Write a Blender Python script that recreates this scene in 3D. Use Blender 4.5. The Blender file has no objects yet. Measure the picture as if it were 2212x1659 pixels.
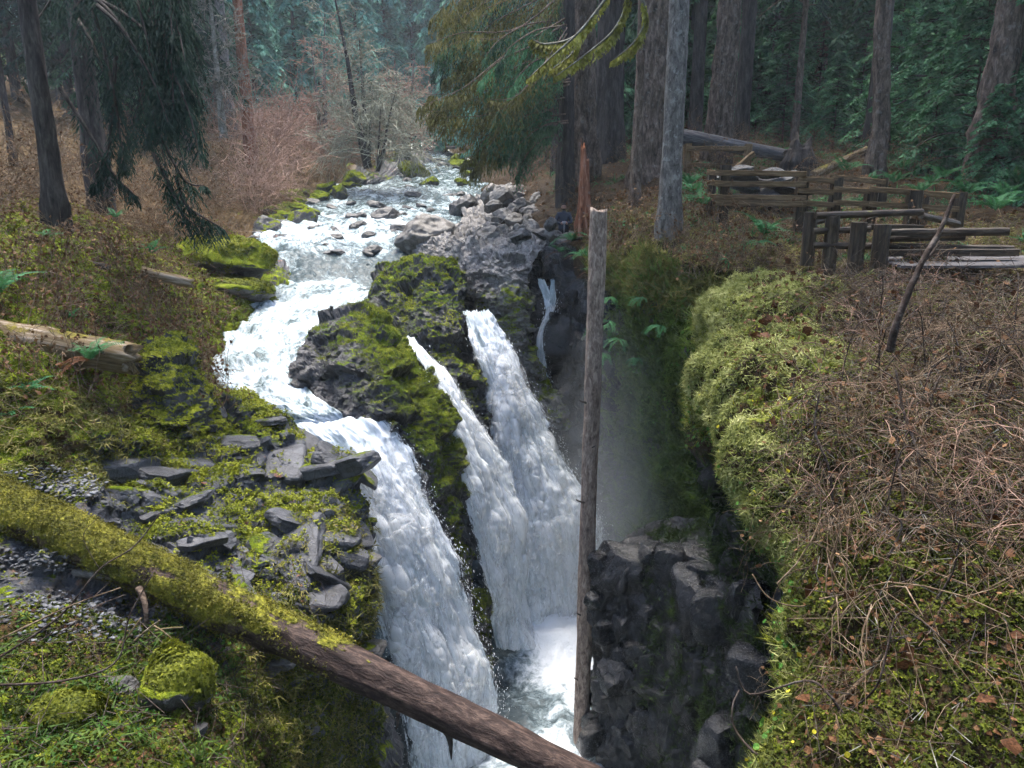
import bpy, math, random
import numpy as np
from mathutils import Vector, Matrix

# ------------------------------------------------------------------ camera, light, exposure
scene = bpy.context.scene
PITCH = math.radians(14.0)
FPX = 1650.0                      # focal length for a picture 2212 wide
cam_data = bpy.data.cameras.new('camera'); cam = bpy.data.objects.new('camera', cam_data)
scene.collection.objects.link(cam)
cam_data.sensor_width = 36.0; cam_data.lens = 36.0 * FPX / 2212.0
cam_data.clip_start = 0.05; cam_data.clip_end = 1000.0
cam.location = (0, 0, 0); cam.rotation_euler = (math.radians(90) - PITCH, 0, 0)
scene.camera = cam

SUN_EL, SUN_AZ = math.radians(72), math.radians(-15)      # azimuth from +Y (upstream) towards +X
world = bpy.data.worlds.new('World'); scene.world = world; world.use_nodes = True
wn = world.node_tree; bgn = wn.nodes['Background']
sky = wn.nodes.new('ShaderNodeTexSky'); sky.sky_type = 'NISHITA'; sky.sun_disc = False
sky.sun_elevation = SUN_EL; sky.sun_rotation = SUN_AZ; sky.air_density = 1.0; sky.dust_density = 2.5; sky.ozone_density = 1.0
wn.links.new(sky.outputs[0], bgn.inputs[0]); bgn.inputs[1].default_value = 0.11
sun_d = bpy.data.lights.new('sun', 'SUN'); sun_d.energy = 1.5; sun_d.angle = math.radians(24); sun_d.color = (1.0, 0.93, 0.80)
sun = bpy.data.objects.new('sun', sun_d); scene.collection.objects.link(sun)
sd = Vector((math.sin(SUN_AZ) * math.cos(SUN_EL), math.cos(SUN_AZ) * math.cos(SUN_EL), math.sin(SUN_EL)))
sun.rotation_euler = sd.to_track_quat('Z', 'Y').to_euler(); sun.location = (0, 0, 60)
vs = scene.view_settings
vs.view_transform = 'Standard'; vs.look = 'None'; vs.gamma = 1.0; vs.exposure = 2.6; vs.use_curve_mapping = False
cy = scene.cycles
cy.use_denoising = True; cy.max_bounces = 4; cy.diffuse_bounces = 2; cy.glossy_bounces = 2; cy.transmission_bounces = 3
cy.transparent_max_bounces = 64; cy.volume_bounces = 1; cy.caustics_reflective = False; cy.caustics_refractive = False
cy.sample_clamp_indirect = 4.0; cy.use_adaptive_sampling = True; cy.adaptive_threshold = 0.03; cy.use_light_tree = False

# ------------------------------------------------------------------ helpers
COL = scene.collection
rng = np.random.default_rng(7)
CP, SP = math.cos(PITCH), math.sin(PITCH)
def P(px, py, d):
    """world point seen at (px, py) of the 2212 x 1659 picture at distance d along Y"""
    u = (px - 1106.0) / FPX; v = (829.5 - py) / FPX
    t = d / (CP + v * SP)
    return (u * t, d, (v * CP - SP) * t)
def Pz(px, py, z):
    u = (px - 1106.0) / FPX; v = (829.5 - py) / FPX
    t = z / (v * CP - SP)
    return (u * t, (CP + v * SP) * t, z)

def _hash(ix, iy, iz, seed):
    with np.errstate(over='ignore'):
        h = (ix.astype(np.uint32) * np.uint32(374761393) + iy.astype(np.uint32) * np.uint32(668265263)
             + iz.astype(np.uint32) * np.uint32(2246822519) + np.uint32((seed * 3266489917) & 0xffffffff))
        h = (h ^ (h >> np.uint32(13))) * np.uint32(1274126177)
        h = (h ^ (h >> np.uint32(15))) * np.uint32(2654435761)
        return h ^ (h >> np.uint32(16))
def _f(h): return (h & np.uint32(0xffffff)).astype(np.float32) / 16777216.0
def _re(h, k):
    with np.errstate(over='ignore'):
        h = (h ^ np.uint32(k * 40503)) * np.uint32(2246822519)
        h = (h ^ (h >> np.uint32(15))) * np.uint32(3266489917)
        return h ^ (h >> np.uint32(14))
def vnoise(p, seed=0):
    p = np.asarray(p, np.float32); b = np.floor(p).astype(np.int64); f = (p - b).astype(np.float32)
    u = f * f * (3 - 2 * f); out = 0
    for dx in (0, 1):
        wx = u[..., 0] if dx else 1 - u[..., 0]
        for dy in (0, 1):
            wy = u[..., 1] if dy else 1 - u[..., 1]
            for dz in (0, 1):
                wz = u[..., 2] if dz else 1 - u[..., 2]
                out = out + wx * wy * wz * _f(_hash(b[..., 0] + dx, b[..., 1] + dy, b[..., 2] + dz, seed))
    return out * 2 - 1
def fbm(p, octs=4, seed=0, gain=0.5):
    p = np.asarray(p, np.float32); a, s, out = 1.0, 1.0, 0
    for k in range(octs):
        out = out + a * vnoise(p * s + 17.3 * k, seed + k); a *= gain; s *= 2.03
    return out
def facet(p, seed=0):
    """blocky broken-rock relief: every jittered cell is a tilted face at its own height"""
    p = np.asarray(p, np.float32); b = np.floor(p).astype(np.int64)
    best = np.full(p.shape[:-1], 9.0, np.float32); val = np.zeros_like(best)
    for dx in (-1, 0, 1):
        for dy in (-1, 0, 1):
            for dz in (-1, 0, 1):
                h = _hash(b[..., 0] + dx, b[..., 1] + dy, b[..., 2] + dz, seed)
                h1, h2 = _re(h, 1), _re(h, 2)
                cx = b[..., 0] + dx + _f(h); cyy = b[..., 1] + dy + _f(h1); cz = b[..., 2] + dz + _f(h2)
                ex, ey, ez = p[..., 0] - cx, p[..., 1] - cyy, p[..., 2] - cz
                d2 = ex * ex + ey * ey + ez * ez
                v = (_f(_re(h, 3)) - .5) * 1.1 + ex * (_f(_re(h, 4)) - .5) * 1.5 + ey * (_f(_re(h, 5)) - .5) * 1.5 + ez * (_f(_re(h, 6)) - .5) * 1.5
                m = d2 < best
                best = np.where(m, d2, best); val = np.where(m, v, val)
    return val.astype(np.float32)
def blur(a, n=2):
    for _ in range(n):
        b = np.pad(a, 1, mode='edge'); a = (b[1:-1, 1:-1] * 2 + b[:-2, 1:-1] + b[2:, 1:-1] + b[1:-1, :-2] + b[1:-1, 2:]) / 6
    return a
def smooth01(x, a=0.0, b=1.0):
    t = np.clip((x - a) / (b - a), 0, 1); return t * t * (3 - 2 * t)

def mesh(name, V, F, mat=None, parent=None, smooth=True, attrs=None, uv=None):
    """one mesh object from arrays; F is (n,3) or (n,4)"""
    me = bpy.data.meshes.new(name); V = np.ascontiguousarray(V, np.float32).reshape(-1, 3); F = np.ascontiguousarray(F, np.int32)
    n, k = F.shape
    me.vertices.add(len(V)); me.vertices.foreach_set('co', V.ravel())
    me.loops.add(n * k); me.loops.foreach_set('vertex_index', F.ravel())
    me.polygons.add(n); me.polygons.foreach_set('loop_start', np.arange(0, n * k, k, dtype=np.int32))
    me.polygons.foreach_set('use_smooth', np.full(n, smooth, bool))
    me.update(calc_edges=True)
    for an, av in (attrs or {}).items():
        a = me.attributes.new(an, 'FLOAT', 'POINT'); a.data.foreach_set('value', np.ascontiguousarray(av, np.float32).ravel())
    if uv is not None:
        l = me.uv_layers.new(name='UVMap'); l.data.foreach_set('uv', np.ascontiguousarray(uv, np.float32).reshape(-1, 2)[F.ravel()].ravel())
    if mat is not None: me.materials.append(mat)
    o = bpy.data.objects.new(name, me); COL.objects.link(o)
    if parent is not None: o.parent = parent
    return o
def tag(o, label=None, cat=None, group=None, kind=None):
    if label: o['label'] = label
    if cat: o['category'] = cat
    if group: o['group'] = group
    if kind: o['kind'] = kind
    return o
def empty(name, loc, label=None, cat=None, group=None, rz=0.0, sc=1.0):
    o = bpy.data.objects.new(name, None); COL.objects.link(o); o.location = loc; o.rotation_euler = (0, 0, rz); o.scale = (sc, sc, sc)
    o.empty_display_size = 0.1
    return tag(o, label, cat, group)
def copy_tree(o, parent=None):
    c = o.copy(); COL.objects.link(c); c.parent = parent
    for ch in o.children: copy_tree(ch, c)
    return c
def localize(V, base): return np.asarray(V, np.float32) - np.asarray(base, np.float32)
class MB:
    """collects vertex / face arrays"""
    def __init__(s): s.V = []; s.F = []; s.A = []; s.n = 0
    def add(s, V, F, a=None):
        V = np.asarray(V, np.float32).reshape(-1, 3); F = np.asarray(F, np.int32)
        s.V.append(V); s.F.append(F + s.n); s.n += len(V)
        if a is not None: s.A.append(np.broadcast_to(np.asarray(a, np.float32), (len(V),)))
    def arrays(s):
        k = max(f.shape[1] for f in s.F)
        Fs = [f if f.shape[1] == k else np.concatenate([f, f[:, -1:]], 1) for f in s.F]
        return np.concatenate(s.V), np.concatenate(Fs)
    def build(s, name, mat, parent=None, smooth=True, off=None, attr=None):
        V = np.concatenate(s.V)
        if off is not None: V = V - np.asarray(off, np.float32)
        ks = set(f.shape[1] for f in s.F)
        if len(ks) > 1:                               # quads become triangles
            Fs = [f if f.shape[1] == 3 else np.concatenate([f[:, [0, 1, 2]], f[:, [0, 2, 3]]]) for f in s.F]
        else: Fs = s.F
        at = {attr: np.concatenate(s.A)} if (attr and s.A) else None
        return mesh(name, V, np.concatenate(Fs), mat, parent, smooth, at)

def crom(n_ctrl, t):
    """Catmull-Rom weights (len(t), n_ctrl) for parameters t in 0..n_ctrl-1"""
    t = np.clip(t, 0, n_ctrl - 1 - 1e-6); i = np.floor(t).astype(int); f = t - i
    W = np.zeros((len(t), n_ctrl)); r = np.arange(len(t))
    w = [-.5 * f + f ** 2 - .5 * f ** 3, 1 - 2.5 * f ** 2 + 1.5 * f ** 3, .5 * f + 2 * f ** 2 - 1.5 * f ** 3, -.5 * f ** 2 + .5 * f ** 3]
    for k in range(4):
        np.add.at(W, (r, np.clip(i + k - 1, 0, n_ctrl - 1)), w[k])
    return W
def params(counts):
    t = [np.linspace(i, i + 1, c, endpoint=False) for i, c in enumerate(counts)]
    return np.concatenate(t + [np.array([len(counts)])])
def grid_faces(nv, nu):
    a = np.arange(nv * nu).reshape(nv, nu)
    return np.stack([a[:-1, :-1], a[:-1, 1:], a[1:, 1:], a[1:, :-1]], -1).reshape(-1, 4)
def grid_normals(G, up=None):
    du = np.gradient(G, axis=1); dv = np.gradient(G, axis=0)
    n = np.cross(du, dv); n /= np.linalg.norm(n, axis=-1, keepdims=True) + 1e-9
    ref = (np.array([0, 0, 6.0]) - G)
    if np.sum(n * ref) < 0: n = -n
    return n
class Patch:
    """a lofted sheet through a grid of control points with relief pushed along its normals"""
    def __init__(s, ctrl, cu, cv):
        C = np.array(ctrl, float)                       # rows, cols, 3
        tu = params(cu) if hasattr(cu, '__len__') else np.linspace(0, C.shape[1] - 1, cu)
        tv = params(cv) if hasattr(cv, '__len__') else np.linspace(0, C.shape[0] - 1, cv)
        Wu, Wv = crom(C.shape[1], tu), crom(C.shape[0], tv)
        s.G = np.einsum('ij,jkc,lk->ilc', Wv, C, Wu).astype(np.float32)
        s.N = grid_normals(s.G); s.u, s.v = np.meshgrid(tu, tv); s.shape = s.G.shape[:2]
        s.attrs = {}
    def push(s, amt): s.G = (s.G + s.N * np.asarray(amt)[..., None]).astype(np.float32)
    def finish(s): s.N = grid_normals(s.G); return s
    def build(s, name, mat, parent=None, off=None, uv=None, crisp=None):
        V = s.G.reshape(-1, 3)
        if off is not None: V = V - np.asarray(off, np.float32)
        o = mesh(name, V, grid_faces(*s.shape), mat, parent, True, {k: v.ravel() for k, v in s.attrs.items()}, uv)
        if crisp is not None: o.data.polygons.foreach_set('use_smooth', ~(np.broadcast_to(crisp, s.shape)[:-1, :-1] > .5).ravel())
        return o
    def scatter(s, n, mask=None, r=None):
        """n random points on the sheet, by area times mask -> positions, normals, flat index"""
        r = r or rng
        G = s.G; a = np.linalg.norm(np.cross(G[1:, :-1] - G[:-1, :-1], G[:-1, 1:] - G[:-1, :-1]), axis=-1)
        if mask is not None: a = a * np.clip(mask[:-1, :-1], 0, None)
        c = np.cumsum(a.ravel()); k = np.searchsorted(c, r.random(n) * c[-1]); k = np.clip(k, 0, a.size - 1)
        i, j = np.unravel_index(k, a.shape); fu, fv = r.random(n)[:, None], r.random(n)[:, None]
        p = G[i, j] * (1 - fu) * (1 - fv) + G[i, j + 1] * fu * (1 - fv) + G[i + 1, j] * (1 - fu) * fv + G[i + 1, j + 1] * fu * fv
        return p, s.N[i, j], (i, j)

def frames(pts):
    pts = np.asarray(pts, float); T = np.gradient(pts, axis=0); T /= np.linalg.norm(T, axis=1, keepdims=True) + 1e-12
    ref = np.array([0, 0, 1.0]) if abs(T[:, 2]).mean() < .8 else np.array([1.0, 0, 0])
    A = np.cross(T, ref); A /= np.linalg.norm(A, axis=1, keepdims=True) + 1e-12
    return T, A, np.cross(A, T)
def tube(pts, rad, sides=6, cap=True):
    """vertex and quad arrays of a round bar along a polyline"""
    pts = np.asarray(pts, float); n = len(pts); T, A, B = frames(pts); rad = np.broadcast_to(np.asarray(rad, float), (n,))
    th = np.arange(sides) * 2 * math.pi / sides
    V = pts[:, None] + rad[:, None, None] * (np.cos(th)[None, :, None] * A[:, None] + np.sin(th)[None, :, None] * B[:, None])
    i = np.arange(n - 1)[:, None] * sides; j = np.arange(sides)[None]; k = (j + 1) % sides
    F = np.stack([i + j, i + k, i + sides + k, i + sides + j], -1).reshape(-1, 4)
    V = V.reshape(-1, 3)
    if cap:
        V = np.concatenate([V, pts[:1], pts[-1:]]); jj = np.arange(sides); kk = (jj + 1) % sides; m = n * sides; e = (n - 1) * sides
        F = np.concatenate([F, np.stack([kk, jj, np.full(sides, m), np.full(sides, m)], -1), np.stack([e + jj, e + kk, np.full(sides, m + 1), np.full(sides, m + 1)], -1)])
    return V, F
def tri(F):
    F = np.asarray(F)
    if F.shape[1] == 3: return F
    G = np.concatenate([F[:, [0, 1, 2]], F[:, [0, 2, 3]]]); return G[(G[:, 0] != G[:, 1]) & (G[:, 1] != G[:, 2]) & (G[:, 2] != G[:, 0])]
def spline(ctrl, n):
    C = np.array(ctrl, float); return crom(len(C), np.linspace(0, len(C) - 1, n)) @ C
def stamp(PV, PF, pos, zdir, size, r=None, spin=True):
    """copies of a small shape on many points in one array; its +Z follows zdir"""
    r = r or rng; n = len(pos); z = zdir / (np.linalg.norm(zdir, axis=1, keepdims=True) + 1e-9)
    a = np.where(np.abs(z[:, :1]) < .9, np.array([[1.0, 0, 0]]) * 0 + np.array([[0, 0, 1.0]]), np.array([[1.0, 0, 0]]))
    x = np.cross(a, z); x /= np.linalg.norm(x, axis=1, keepdims=True) + 1e-9; y = np.cross(z, x)
    if spin:
        t = r.random(n)[:, None] * 2 * math.pi; x, y = x * np.cos(t) + y * np.sin(t), y * np.cos(t) - x * np.sin(t)
    size = np.asarray(size, float); size = size.reshape(n, -1) if size.ndim else np.full((n, 1), size)
    S = np.broadcast_to(size, (n, 3)) if size.shape[1] == 1 else size
    PV = np.asarray(PV, float)
    V = pos[:, None] + PV[None, :, 0:1] * S[:, None, 0:1] * x[:, None] + PV[None, :, 1:2] * S[:, None, 1:2] * y[:, None] + PV[None, :, 2:3] * S[:, None, 2:3] * z[:, None]
    F = np.asarray(PF)[None] + (np.arange(n) * len(PV))[:, None, None]
    return V.reshape(-1, 3), F.reshape(-1, np.asarray(PF).shape[1])

# ------------------------------------------------------------------ materials
class NT:
    def __init__(s, name, rough=0.8):
        s.m = bpy.data.materials.new(name); s.m.use_nodes = True; s.t = s.m.node_tree; s.b = s.t.nodes['Principled BSDF']; s.o = s.t.nodes['Material Output']
        s.b.inputs['Roughness'].default_value = rough; s.b.inputs['Specular IOR Level'].default_value = 0.3
    def n(s, kind, **kw):
        nd = s.t.nodes.new('ShaderNode' + kind)
        for k, v in kw.items(): setattr(nd, k, v)
        return nd
    def put(s, sock, v):
        if isinstance(v, bpy.types.NodeSocket): s.t.links.new(v, sock)
        elif v is not None:
            if hasattr(v, '__len__') and len(v) == 3 and sock.type == 'RGBA': v = (*v, 1)
            sock.default_value = v
    def coord(s, scale=(1, 1, 1), what='Position', loc=(0, 0, 0)):
        src = s.n('NewGeometry').outputs['Position'] if what == 'Position' else s.n('TexCoord').outputs[what]
        mp = s.n('Mapping'); s.put(mp.inputs[0], src); mp.inputs['Scale'].default_value = scale; mp.inputs['Location'].default_value = loc
        return mp.outputs[0]
    def noise(s, vec, scale=1.0, detail=4, rough=.55, dist=0.0):
        nd = s.n('TexNoise'); s.put(nd.inputs['Vector'], vec); nd.inputs['Scale'].default_value = scale; nd.inputs['Detail'].default_value = detail
        nd.inputs['Roughness'].default_value = rough; nd.inputs['Distortion'].default_value = dist
        return nd.outputs['Fac']
    def voro(s, vec, scale=1.0, feature='F1', out='Distance'):
        nd = s.n('TexVoronoi', feature=feature); s.put(nd.inputs['Vector'], vec); nd.inputs['Scale'].default_value = scale
        return nd.outputs[out]
    def math(s, op, a, b=None, clamp=False):
        nd = s.n('Math', operation=op, use_clamp=clamp); s.put(nd.inputs[0], a)
        if b is not None: s.put(nd.inputs[1], b)
        return nd.outputs[0]
    def ramp(s, fac, stops):
        nd = s.n('ValToRGB'); s.put(nd.inputs[0], fac); e = nd.color_ramp.elements
        while len(e) < len(stops): e.new(.5)
        for el, (p, c) in zip(e, stops): el.position = p; el.color = (*c, 1) if len(c) == 3 else c
        return nd.outputs[0]
    def step(s, x, a, b):
        nd = s.n('MapRange', interpolation_type='SMOOTHSTEP'); s.put(nd.inputs[0], x); nd.inputs[1].default_value = a; nd.inputs[2].default_value = b
        return nd.outputs[0]
    def mix(s, f, a, b):
        nd = s.n('Mix', data_type='RGBA'); s.put(nd.inputs[0], f); s.put(nd.inputs[6], a); s.put(nd.inputs[7], b); return nd.outputs[2]
    def attr(s, name): return s.n('Attribute', attribute_name=name).outputs['Fac']
    def normal_z(s):
        sp = s.n('SeparateXYZ'); s.put(sp.inputs[0], s.n('NewGeometry').outputs['Normal']); return sp.outputs[2]
    def bump(s, h, dist=.02, strength=1.0, prev=None):
        nd = s.n('Bump'); s.put(nd.inputs['Height'], h); nd.inputs['Distance'].default_value = dist; nd.inputs['Strength'].default_value = strength
        if prev is not None: s.put(nd.inputs['Normal'], prev)
        return nd.outputs[0]
    def base(s, col=None, rough=None, nrm=None):
        if col is not None: s.put(s.b.inputs['Base Color'], col)
        if rough is not None: s.put(s.b.inputs['Roughness'], rough)
        if nrm is not None: s.put(s.b.inputs['Normal'], nrm)
        return s.m
    def add_translucent(s, col, f):
        tr = s.n('BsdfTranslucent'); s.put(tr.inputs[0], col); mx = s.n('MixShader'); mx.inputs[0].default_value = f
        s.put(mx.inputs[1], s.b.outputs[0]); s.put(mx.inputs[2], tr.outputs[0]); s.put(s.o.inputs[0], mx.outputs[0])

def rock_mat(name, rock=((.02, .022, .026), (.06, .063, .07), (.12, .12, .125)), moss_lo=(.02, .034, .005), moss_mid=(.11, .14, .014), moss_hi=(.28, .31, .03),
             litter=None, needles=False, wet=.55, moss_bias=0.0, up=0.55, bands=0.0):
    m = NT(name, .8); pos = m.coord()
    n1 = m.noise(pos, .9, 6, .6); n2 = m.noise(pos, 5.0, 6, .65); n3 = m.noise(pos, 26.0, 4, .7)
    rk = m.math('ADD', m.math('MULTIPLY', n1, .55), m.math('MULTIPLY', n2, .45))
    rc = m.ramp(rk, [(.34, rock[0]), (.5, rock[1]), (.68, rock[2])])
    cr = m.step(m.voro(pos, 3.2, 'DISTANCE_TO_EDGE'), 0.0, .05)
    rc = m.mix(m.math('MULTIPLY', m.math('SUBTRACT', 1.0, cr), .6), rc, tuple(c * .5 for c in rock[0]))
    col = rc
    if litter:
        ln = m.ramp(m.math('ADD', m.math('MULTIPLY', n2, .5), m.math('MULTIPLY', n3, .5)), [(.36, litter[0]), (.5, litter[1]), (.66, litter[2])])
        lm = m.math('SUBTRACT', 1.0, m.attr('rock')); lm = m.step(m.math('ADD', lm, m.math('MULTIPLY', m.math('SUBTRACT', n2, .5), .8)), .35, .6)
        col = m.mix(lm, col, ln)
    if needles:
        nd = m.step(m.math('ADD', m.noise(m.coord(loc=(5, 3, 1)), 1.6, 5, .6), m.math('MULTIPLY', m.math('SUBTRACT', n2, .5), .6)), .60, .68)
        nd = m.math('MULTIPLY', nd, m.step(m.normal_z(), .6, .9)); nd = m.math('MULTIPLY', nd, m.attr('rock'))
        col = m.mix(nd, col, m.mix(n3, (.09, .022, .01), (.20, .06, .025)))
    mk = m.math('ADD', m.math('MULTIPLY', m.normal_z(), up), m.math('MULTIPLY', m.math('SUBTRACT', n1, .5), 1.5))
    mk = m.math('ADD', mk, m.math('MULTIPLY', m.math('SUBTRACT', n2, .5), .8)); mk = m.math('ADD', mk, m.math('SUBTRACT', m.attr('moss'), .5 - moss_bias))
    mask = m.step(mk, .42, .56)
    mc_f = m.math('ADD', m.math('MULTIPLY', m.noise(pos, 2.2, 5, .65), .6), m.math('MULTIPLY', n3, .4))
    mc = m.ramp(mc_f, [(.36, moss_lo), (.5, moss_mid), (.66, moss_hi)])
    col = m.mix(mask, col, mc)
    h = m.math('ADD', m.math('MULTIPLY', n2, .6), m.math('MULTIPLY', n3, .35))
    mh = m.math('ADD', m.math('MULTIPLY', m.noise(pos, 40.0, 3, .7), .6), m.math('MULTIPLY', mask, .5))
    nrm = m.bump(m.math('ADD', h, m.math('MULTIPLY', mh, m.math('ADD', m.math('MULTIPLY', mask, .8), .2))), .05, .9)
    rg = m.math('ADD', m.math('MULTIPLY', mask, .95 - wet), m.math('ADD', m.math('MULTIPLY', n3, .25), wet - .12))
    m.put(m.b.inputs['Specular IOR Level'], m.math('SUBTRACT', .35, m.math('MULTIPLY', m.math('ADD', mask, m.math('SUBTRACT', 1.0, m.attr('rock')), True), .32)))
    return m.base(col, rg, nrm)
LITTER = ((.018, .011, .006), (.065, .042, .020), (.17, .115, .055))
M_bank = rock_mat('left_bank_ground', moss_mid=(.10, .135, .012), moss_hi=(.25, .29, .025), litter=LITTER, needles=True, rock=((.014, .015, .019), (.05, .053, .063), (.125, .13, .15)))
M_fin = rock_mat('wet_mossy_rock', moss_lo=(.008, .018, .004), moss_mid=(.055, .085, .010), moss_hi=(.20, .25, .022), rock=((.012, .012, .015), (.04, .04, .046), (.095, .09, .095)), wet=.4, up=.8)
M_pale = rock_mat('pale_river_rock', rock=((.065, .06, .057), (.19, .178, .168), (.34, .32, .30)), wet=.55, up=.3)
M_cliff = rock_mat('dark_cliff_rock', rock=((.008, .009, .011), (.026, .027, .031), (.065, .064, .068)), moss_lo=(.010, .022, .005), moss_mid=(.035, .065, .010), moss_hi=(.09, .13, .018), wet=.4, up=.1)
M_floor = rock_mat('forest_floor', litter=((.010, .0065, .004), (.034, .022, .012), (.085, .06, .032)), up=.3)
M_mound = rock_mat('mossy_mound', rock=((.006, .007, .008), (.02, .021, .023), (.05, .05, .052)), litter=((.010, .007, .004), (.035, .025, .013), (.10, .07, .038)), moss_lo=(.03, .05, .008), moss_mid=(.15, .17, .03), moss_hi=(.36, .37, .11), up=.35)

def rows(R): return [[P(*c) for c in r] for r in R]

# ---- left bank: brushy slope upstream, slate shelf beside the falls, mossy bank under the camera
LB = rows([
 [(-200,120,80),(150,190,85),(420,250,90),(620,290,95),(800,318,98),(880,332,98),(930,345,97)],
 [(-500,140,48),(-50,200,52),(300,265,56),(560,310,60),(740,345,62),(830,362,63),(870,375,62)],
 [(-700,200,36),(-150,250,38),(200,300,41),(480,345,45),(650,385,48),(720,402,49),(760,415,49)],
 [(-800,260,27),(-250,310,29),(130,360,32),(380,395,36),(560,432,40),(640,447,41),(680,462,41)],
 [(-900,330,22),(-350,370,23),(60,410,24),(300,440,28),(480,480,32),(560,500,33.5),(610,515,33)],
 [(-900,420,18),(-350,440,18.5),(60,460,19.5),(300,500,22.5),(430,540,26),(560,570,28),(620,600,27.5)],
 [(-900,520,15.5),(-350,540,15.8),(60,560,16.2),(280,590,19),(420,620,21.5),(540,650,23.5),(590,690,23.3)],
 [(-900,640,13.5),(-350,640,13.8),(60,660,14.4),(270,680,16.5),(390,710,18.5),(470,735,20),(520,780,20)],
 [(-900,760,12),(-350,760,12.2),(60,780,12.8),(250,800,14.5),(400,830,16),(480,830,18),(540,890,17.5)],
 [(-900,880,11),(-350,890,11.2),(60,900,12),(250,900,13.6),(440,885,15.5),(540,888,16.6),(620,965,16.4)],
 [(-900,1000,10),(-350,1020,10.3),(60,1020,11.2),(300,1000,13),(510,945,15),(640,958,15.6),(700,1085,15.3)],
 [(-900,1150,9),(-350,1150,9.2),(60,1120,10.2),(350,1080,12),(560,1050,13.5),(735,1060,14.3),(780,1250,14.6)],
 [(-900,1300,8),(-350,1300,8.2),(60,1230,9.4),(350,1200,10.6),(560,1180,11.9),(745,1190,12.8),(800,1420,14.0)],
 [(-900,1450,7.2),(-350,1420,7.4),(60,1340,8.5),(350,1320,9.4),(540,1310,10.5),(735,1330,11.6),(830,1560,13.4)],
 [(-900,1600,6.4),(-350,1560,6.6),(60,1460,7.6),(330,1440,8.3),(470,1440,9.0),(640,1480,10.4),(780,1720,12.6)],
 [(-900,1750,5.6),(-350,1700,5.8),(60,1580,6.9),(330,1570,7.4),(430,1590,7.7),(560,1640,8.6),(700,1860,11)],
 [(-900,1950,4.6),(-350,1900,4.9),(60,1800,5.8),(330,1780,6.2),(450,1800,6.5),(560,1860,7.2),(700,2050,9.5)],
])
for k, r in enumerate(LB):
    x, y, z = r[-1]; r.append((x + .35, y, z - 1.2) if k < 9 else (x + .5, y + .2, -13.6))
left = Patch(LB, [14, 26, 60, 70, 70, 60, 34, 24], [12, 16, 20, 22, 26, 34, 34, 36, 36, 40, 44, 44, 44, 44, 40, 30])
u, v = left.u, left.v
rockm = smooth01(v + u * .55, 9.6, 11.4) * smooth01(u, 2.0, 2.7) * (1 - smooth01(v - u * .5, 11.4, 12.6))
rockm = np.maximum(rockm, smooth01(u, 5.0, 5.8) * .9)
rockm = np.maximum(rockm, smooth01(v, 9.3, 10.4) * (1 - smooth01(u, 2.3, 3)) * (1 - smooth01(v, 12.4, 13)) * .6)
edge_calm = 1 - .75 * smooth01(u, 4.3, 5.0) * smooth01(v, 7.8, 8.6) * (1 - smooth01(v, 10.4, 11.2))
rockm0 = rockm; rockm = rockm * edge_calm
g = left.G
left.push(fbm(g * .35, 3, 3) * .22 * (1 + .12 * np.clip(g[..., 1] - 20, 0, 40)) + fbm(g * 1.3, 4, 9) * .09)
left.push(rockm * (blur(facet(g * np.array([.75, .75, 1.2]), 5), 2) * .26 + blur(facet(g * np.array([1.1, 2.2, 4.0]) + facet(g * .75, 5)[..., None] * .2, 6), 1) * .15) + (1 - rockm) * np.abs(fbm(g * 2.6, 3, 21)) * .16)
hum = smooth01(v, 8.2, 9.0) * (1 - smooth01(v, 11.0, 12)) * smooth01(u, 1.8, 2.4) * (1 - smooth01(u, 4.8, 5.4))
left.push(hum * np.abs(fbm(g * np.array([.9, .9, .5]), 2, 25)) * .5)
left.finish(); g = left.G.copy()
left.push(rockm * facet(g * np.array([2.6, 4.2, 6.0]), 8) * .09 + fbm(g * 3.2, 3, 26) * .035)
left.finish(); left.push(fbm(left.G * 8, 2, 31) * .022)
mossm = .42 + .25 * smooth01(v, 7, 9) * (1 - smooth01(v + u * .35, 11.2, 12.2)) + .2 * smooth01(v, 12.6, 14) - .10 * rockm * smooth01(v, 10, 11) * (1 - smooth01(v, 13, 14)) * smooth01(6.3 - u, 0, 1.2) + .15 * smooth01(u, 4.7, 5.5) * smooth01(v, 10, 11)
mossm = mossm - .28 * (1 - smooth01(v, 4.5, 6.2)) * (1 - smooth01(u, 4.3, 5.2)) - .3 * smooth01(u, 6.4, 7.0) + .34 * smooth01(v, 5, 6) * (1 - smooth01(v, 8, 9))
rockm = rockm0
left.attrs = {'moss': mossm, 'rock': rockm}; left.finish()
left_obj = tag(left.build('left_bank', M_bank, crisp=rockm), kind='structure')

# ---- river bed / water upstream, ending at the lip of the near fall
RV = [(322,905,965,112),(340,880,1000,88),(352,860,1040,76),(365,830,1075,65),(400,715,1100,50),(440,635,1075,42),(490,550,1030,34),(530,545,960,30),
      (570,570,900,28),(600,580,860,26.8),(618,575,840,26.0),(650,530,800,24.2),(700,460,770,21.6),(750,440,700,20.1),(800,450,660,18.6),(860,490,690,17.3),(900,570,770,16.6)]
rctrl = []
for (y, l, r_, d) in RV:
    rctrl.append([P(l + (r_ - l) * f, y, d) for f in (0, .25, .5, .75, 1)])
rctrl.append([P(630,935,16.0), P(690,930,16.2), P(740,920,16.4), P(790,912,16.6), P(838,905,16.8)])
river = Patch(rctrl, 150, [8, 10, 12, 18, 22, 26, 26, 26, 26, 26, 34, 36, 34, 30, 30, 30, 26])
g = river.G; u, v = river.u, river.v
vm = np.concatenate([np.zeros((1, g.shape[1])), np.cumsum(np.linalg.norm(np.diff(g, axis=0), axis=-1), 0)])
um = u / 4 * np.linalg.norm(g[:, -1:] - g[:, :1], axis=-1)
fl = np.stack([um, vm, um * 0], -1)
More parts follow.
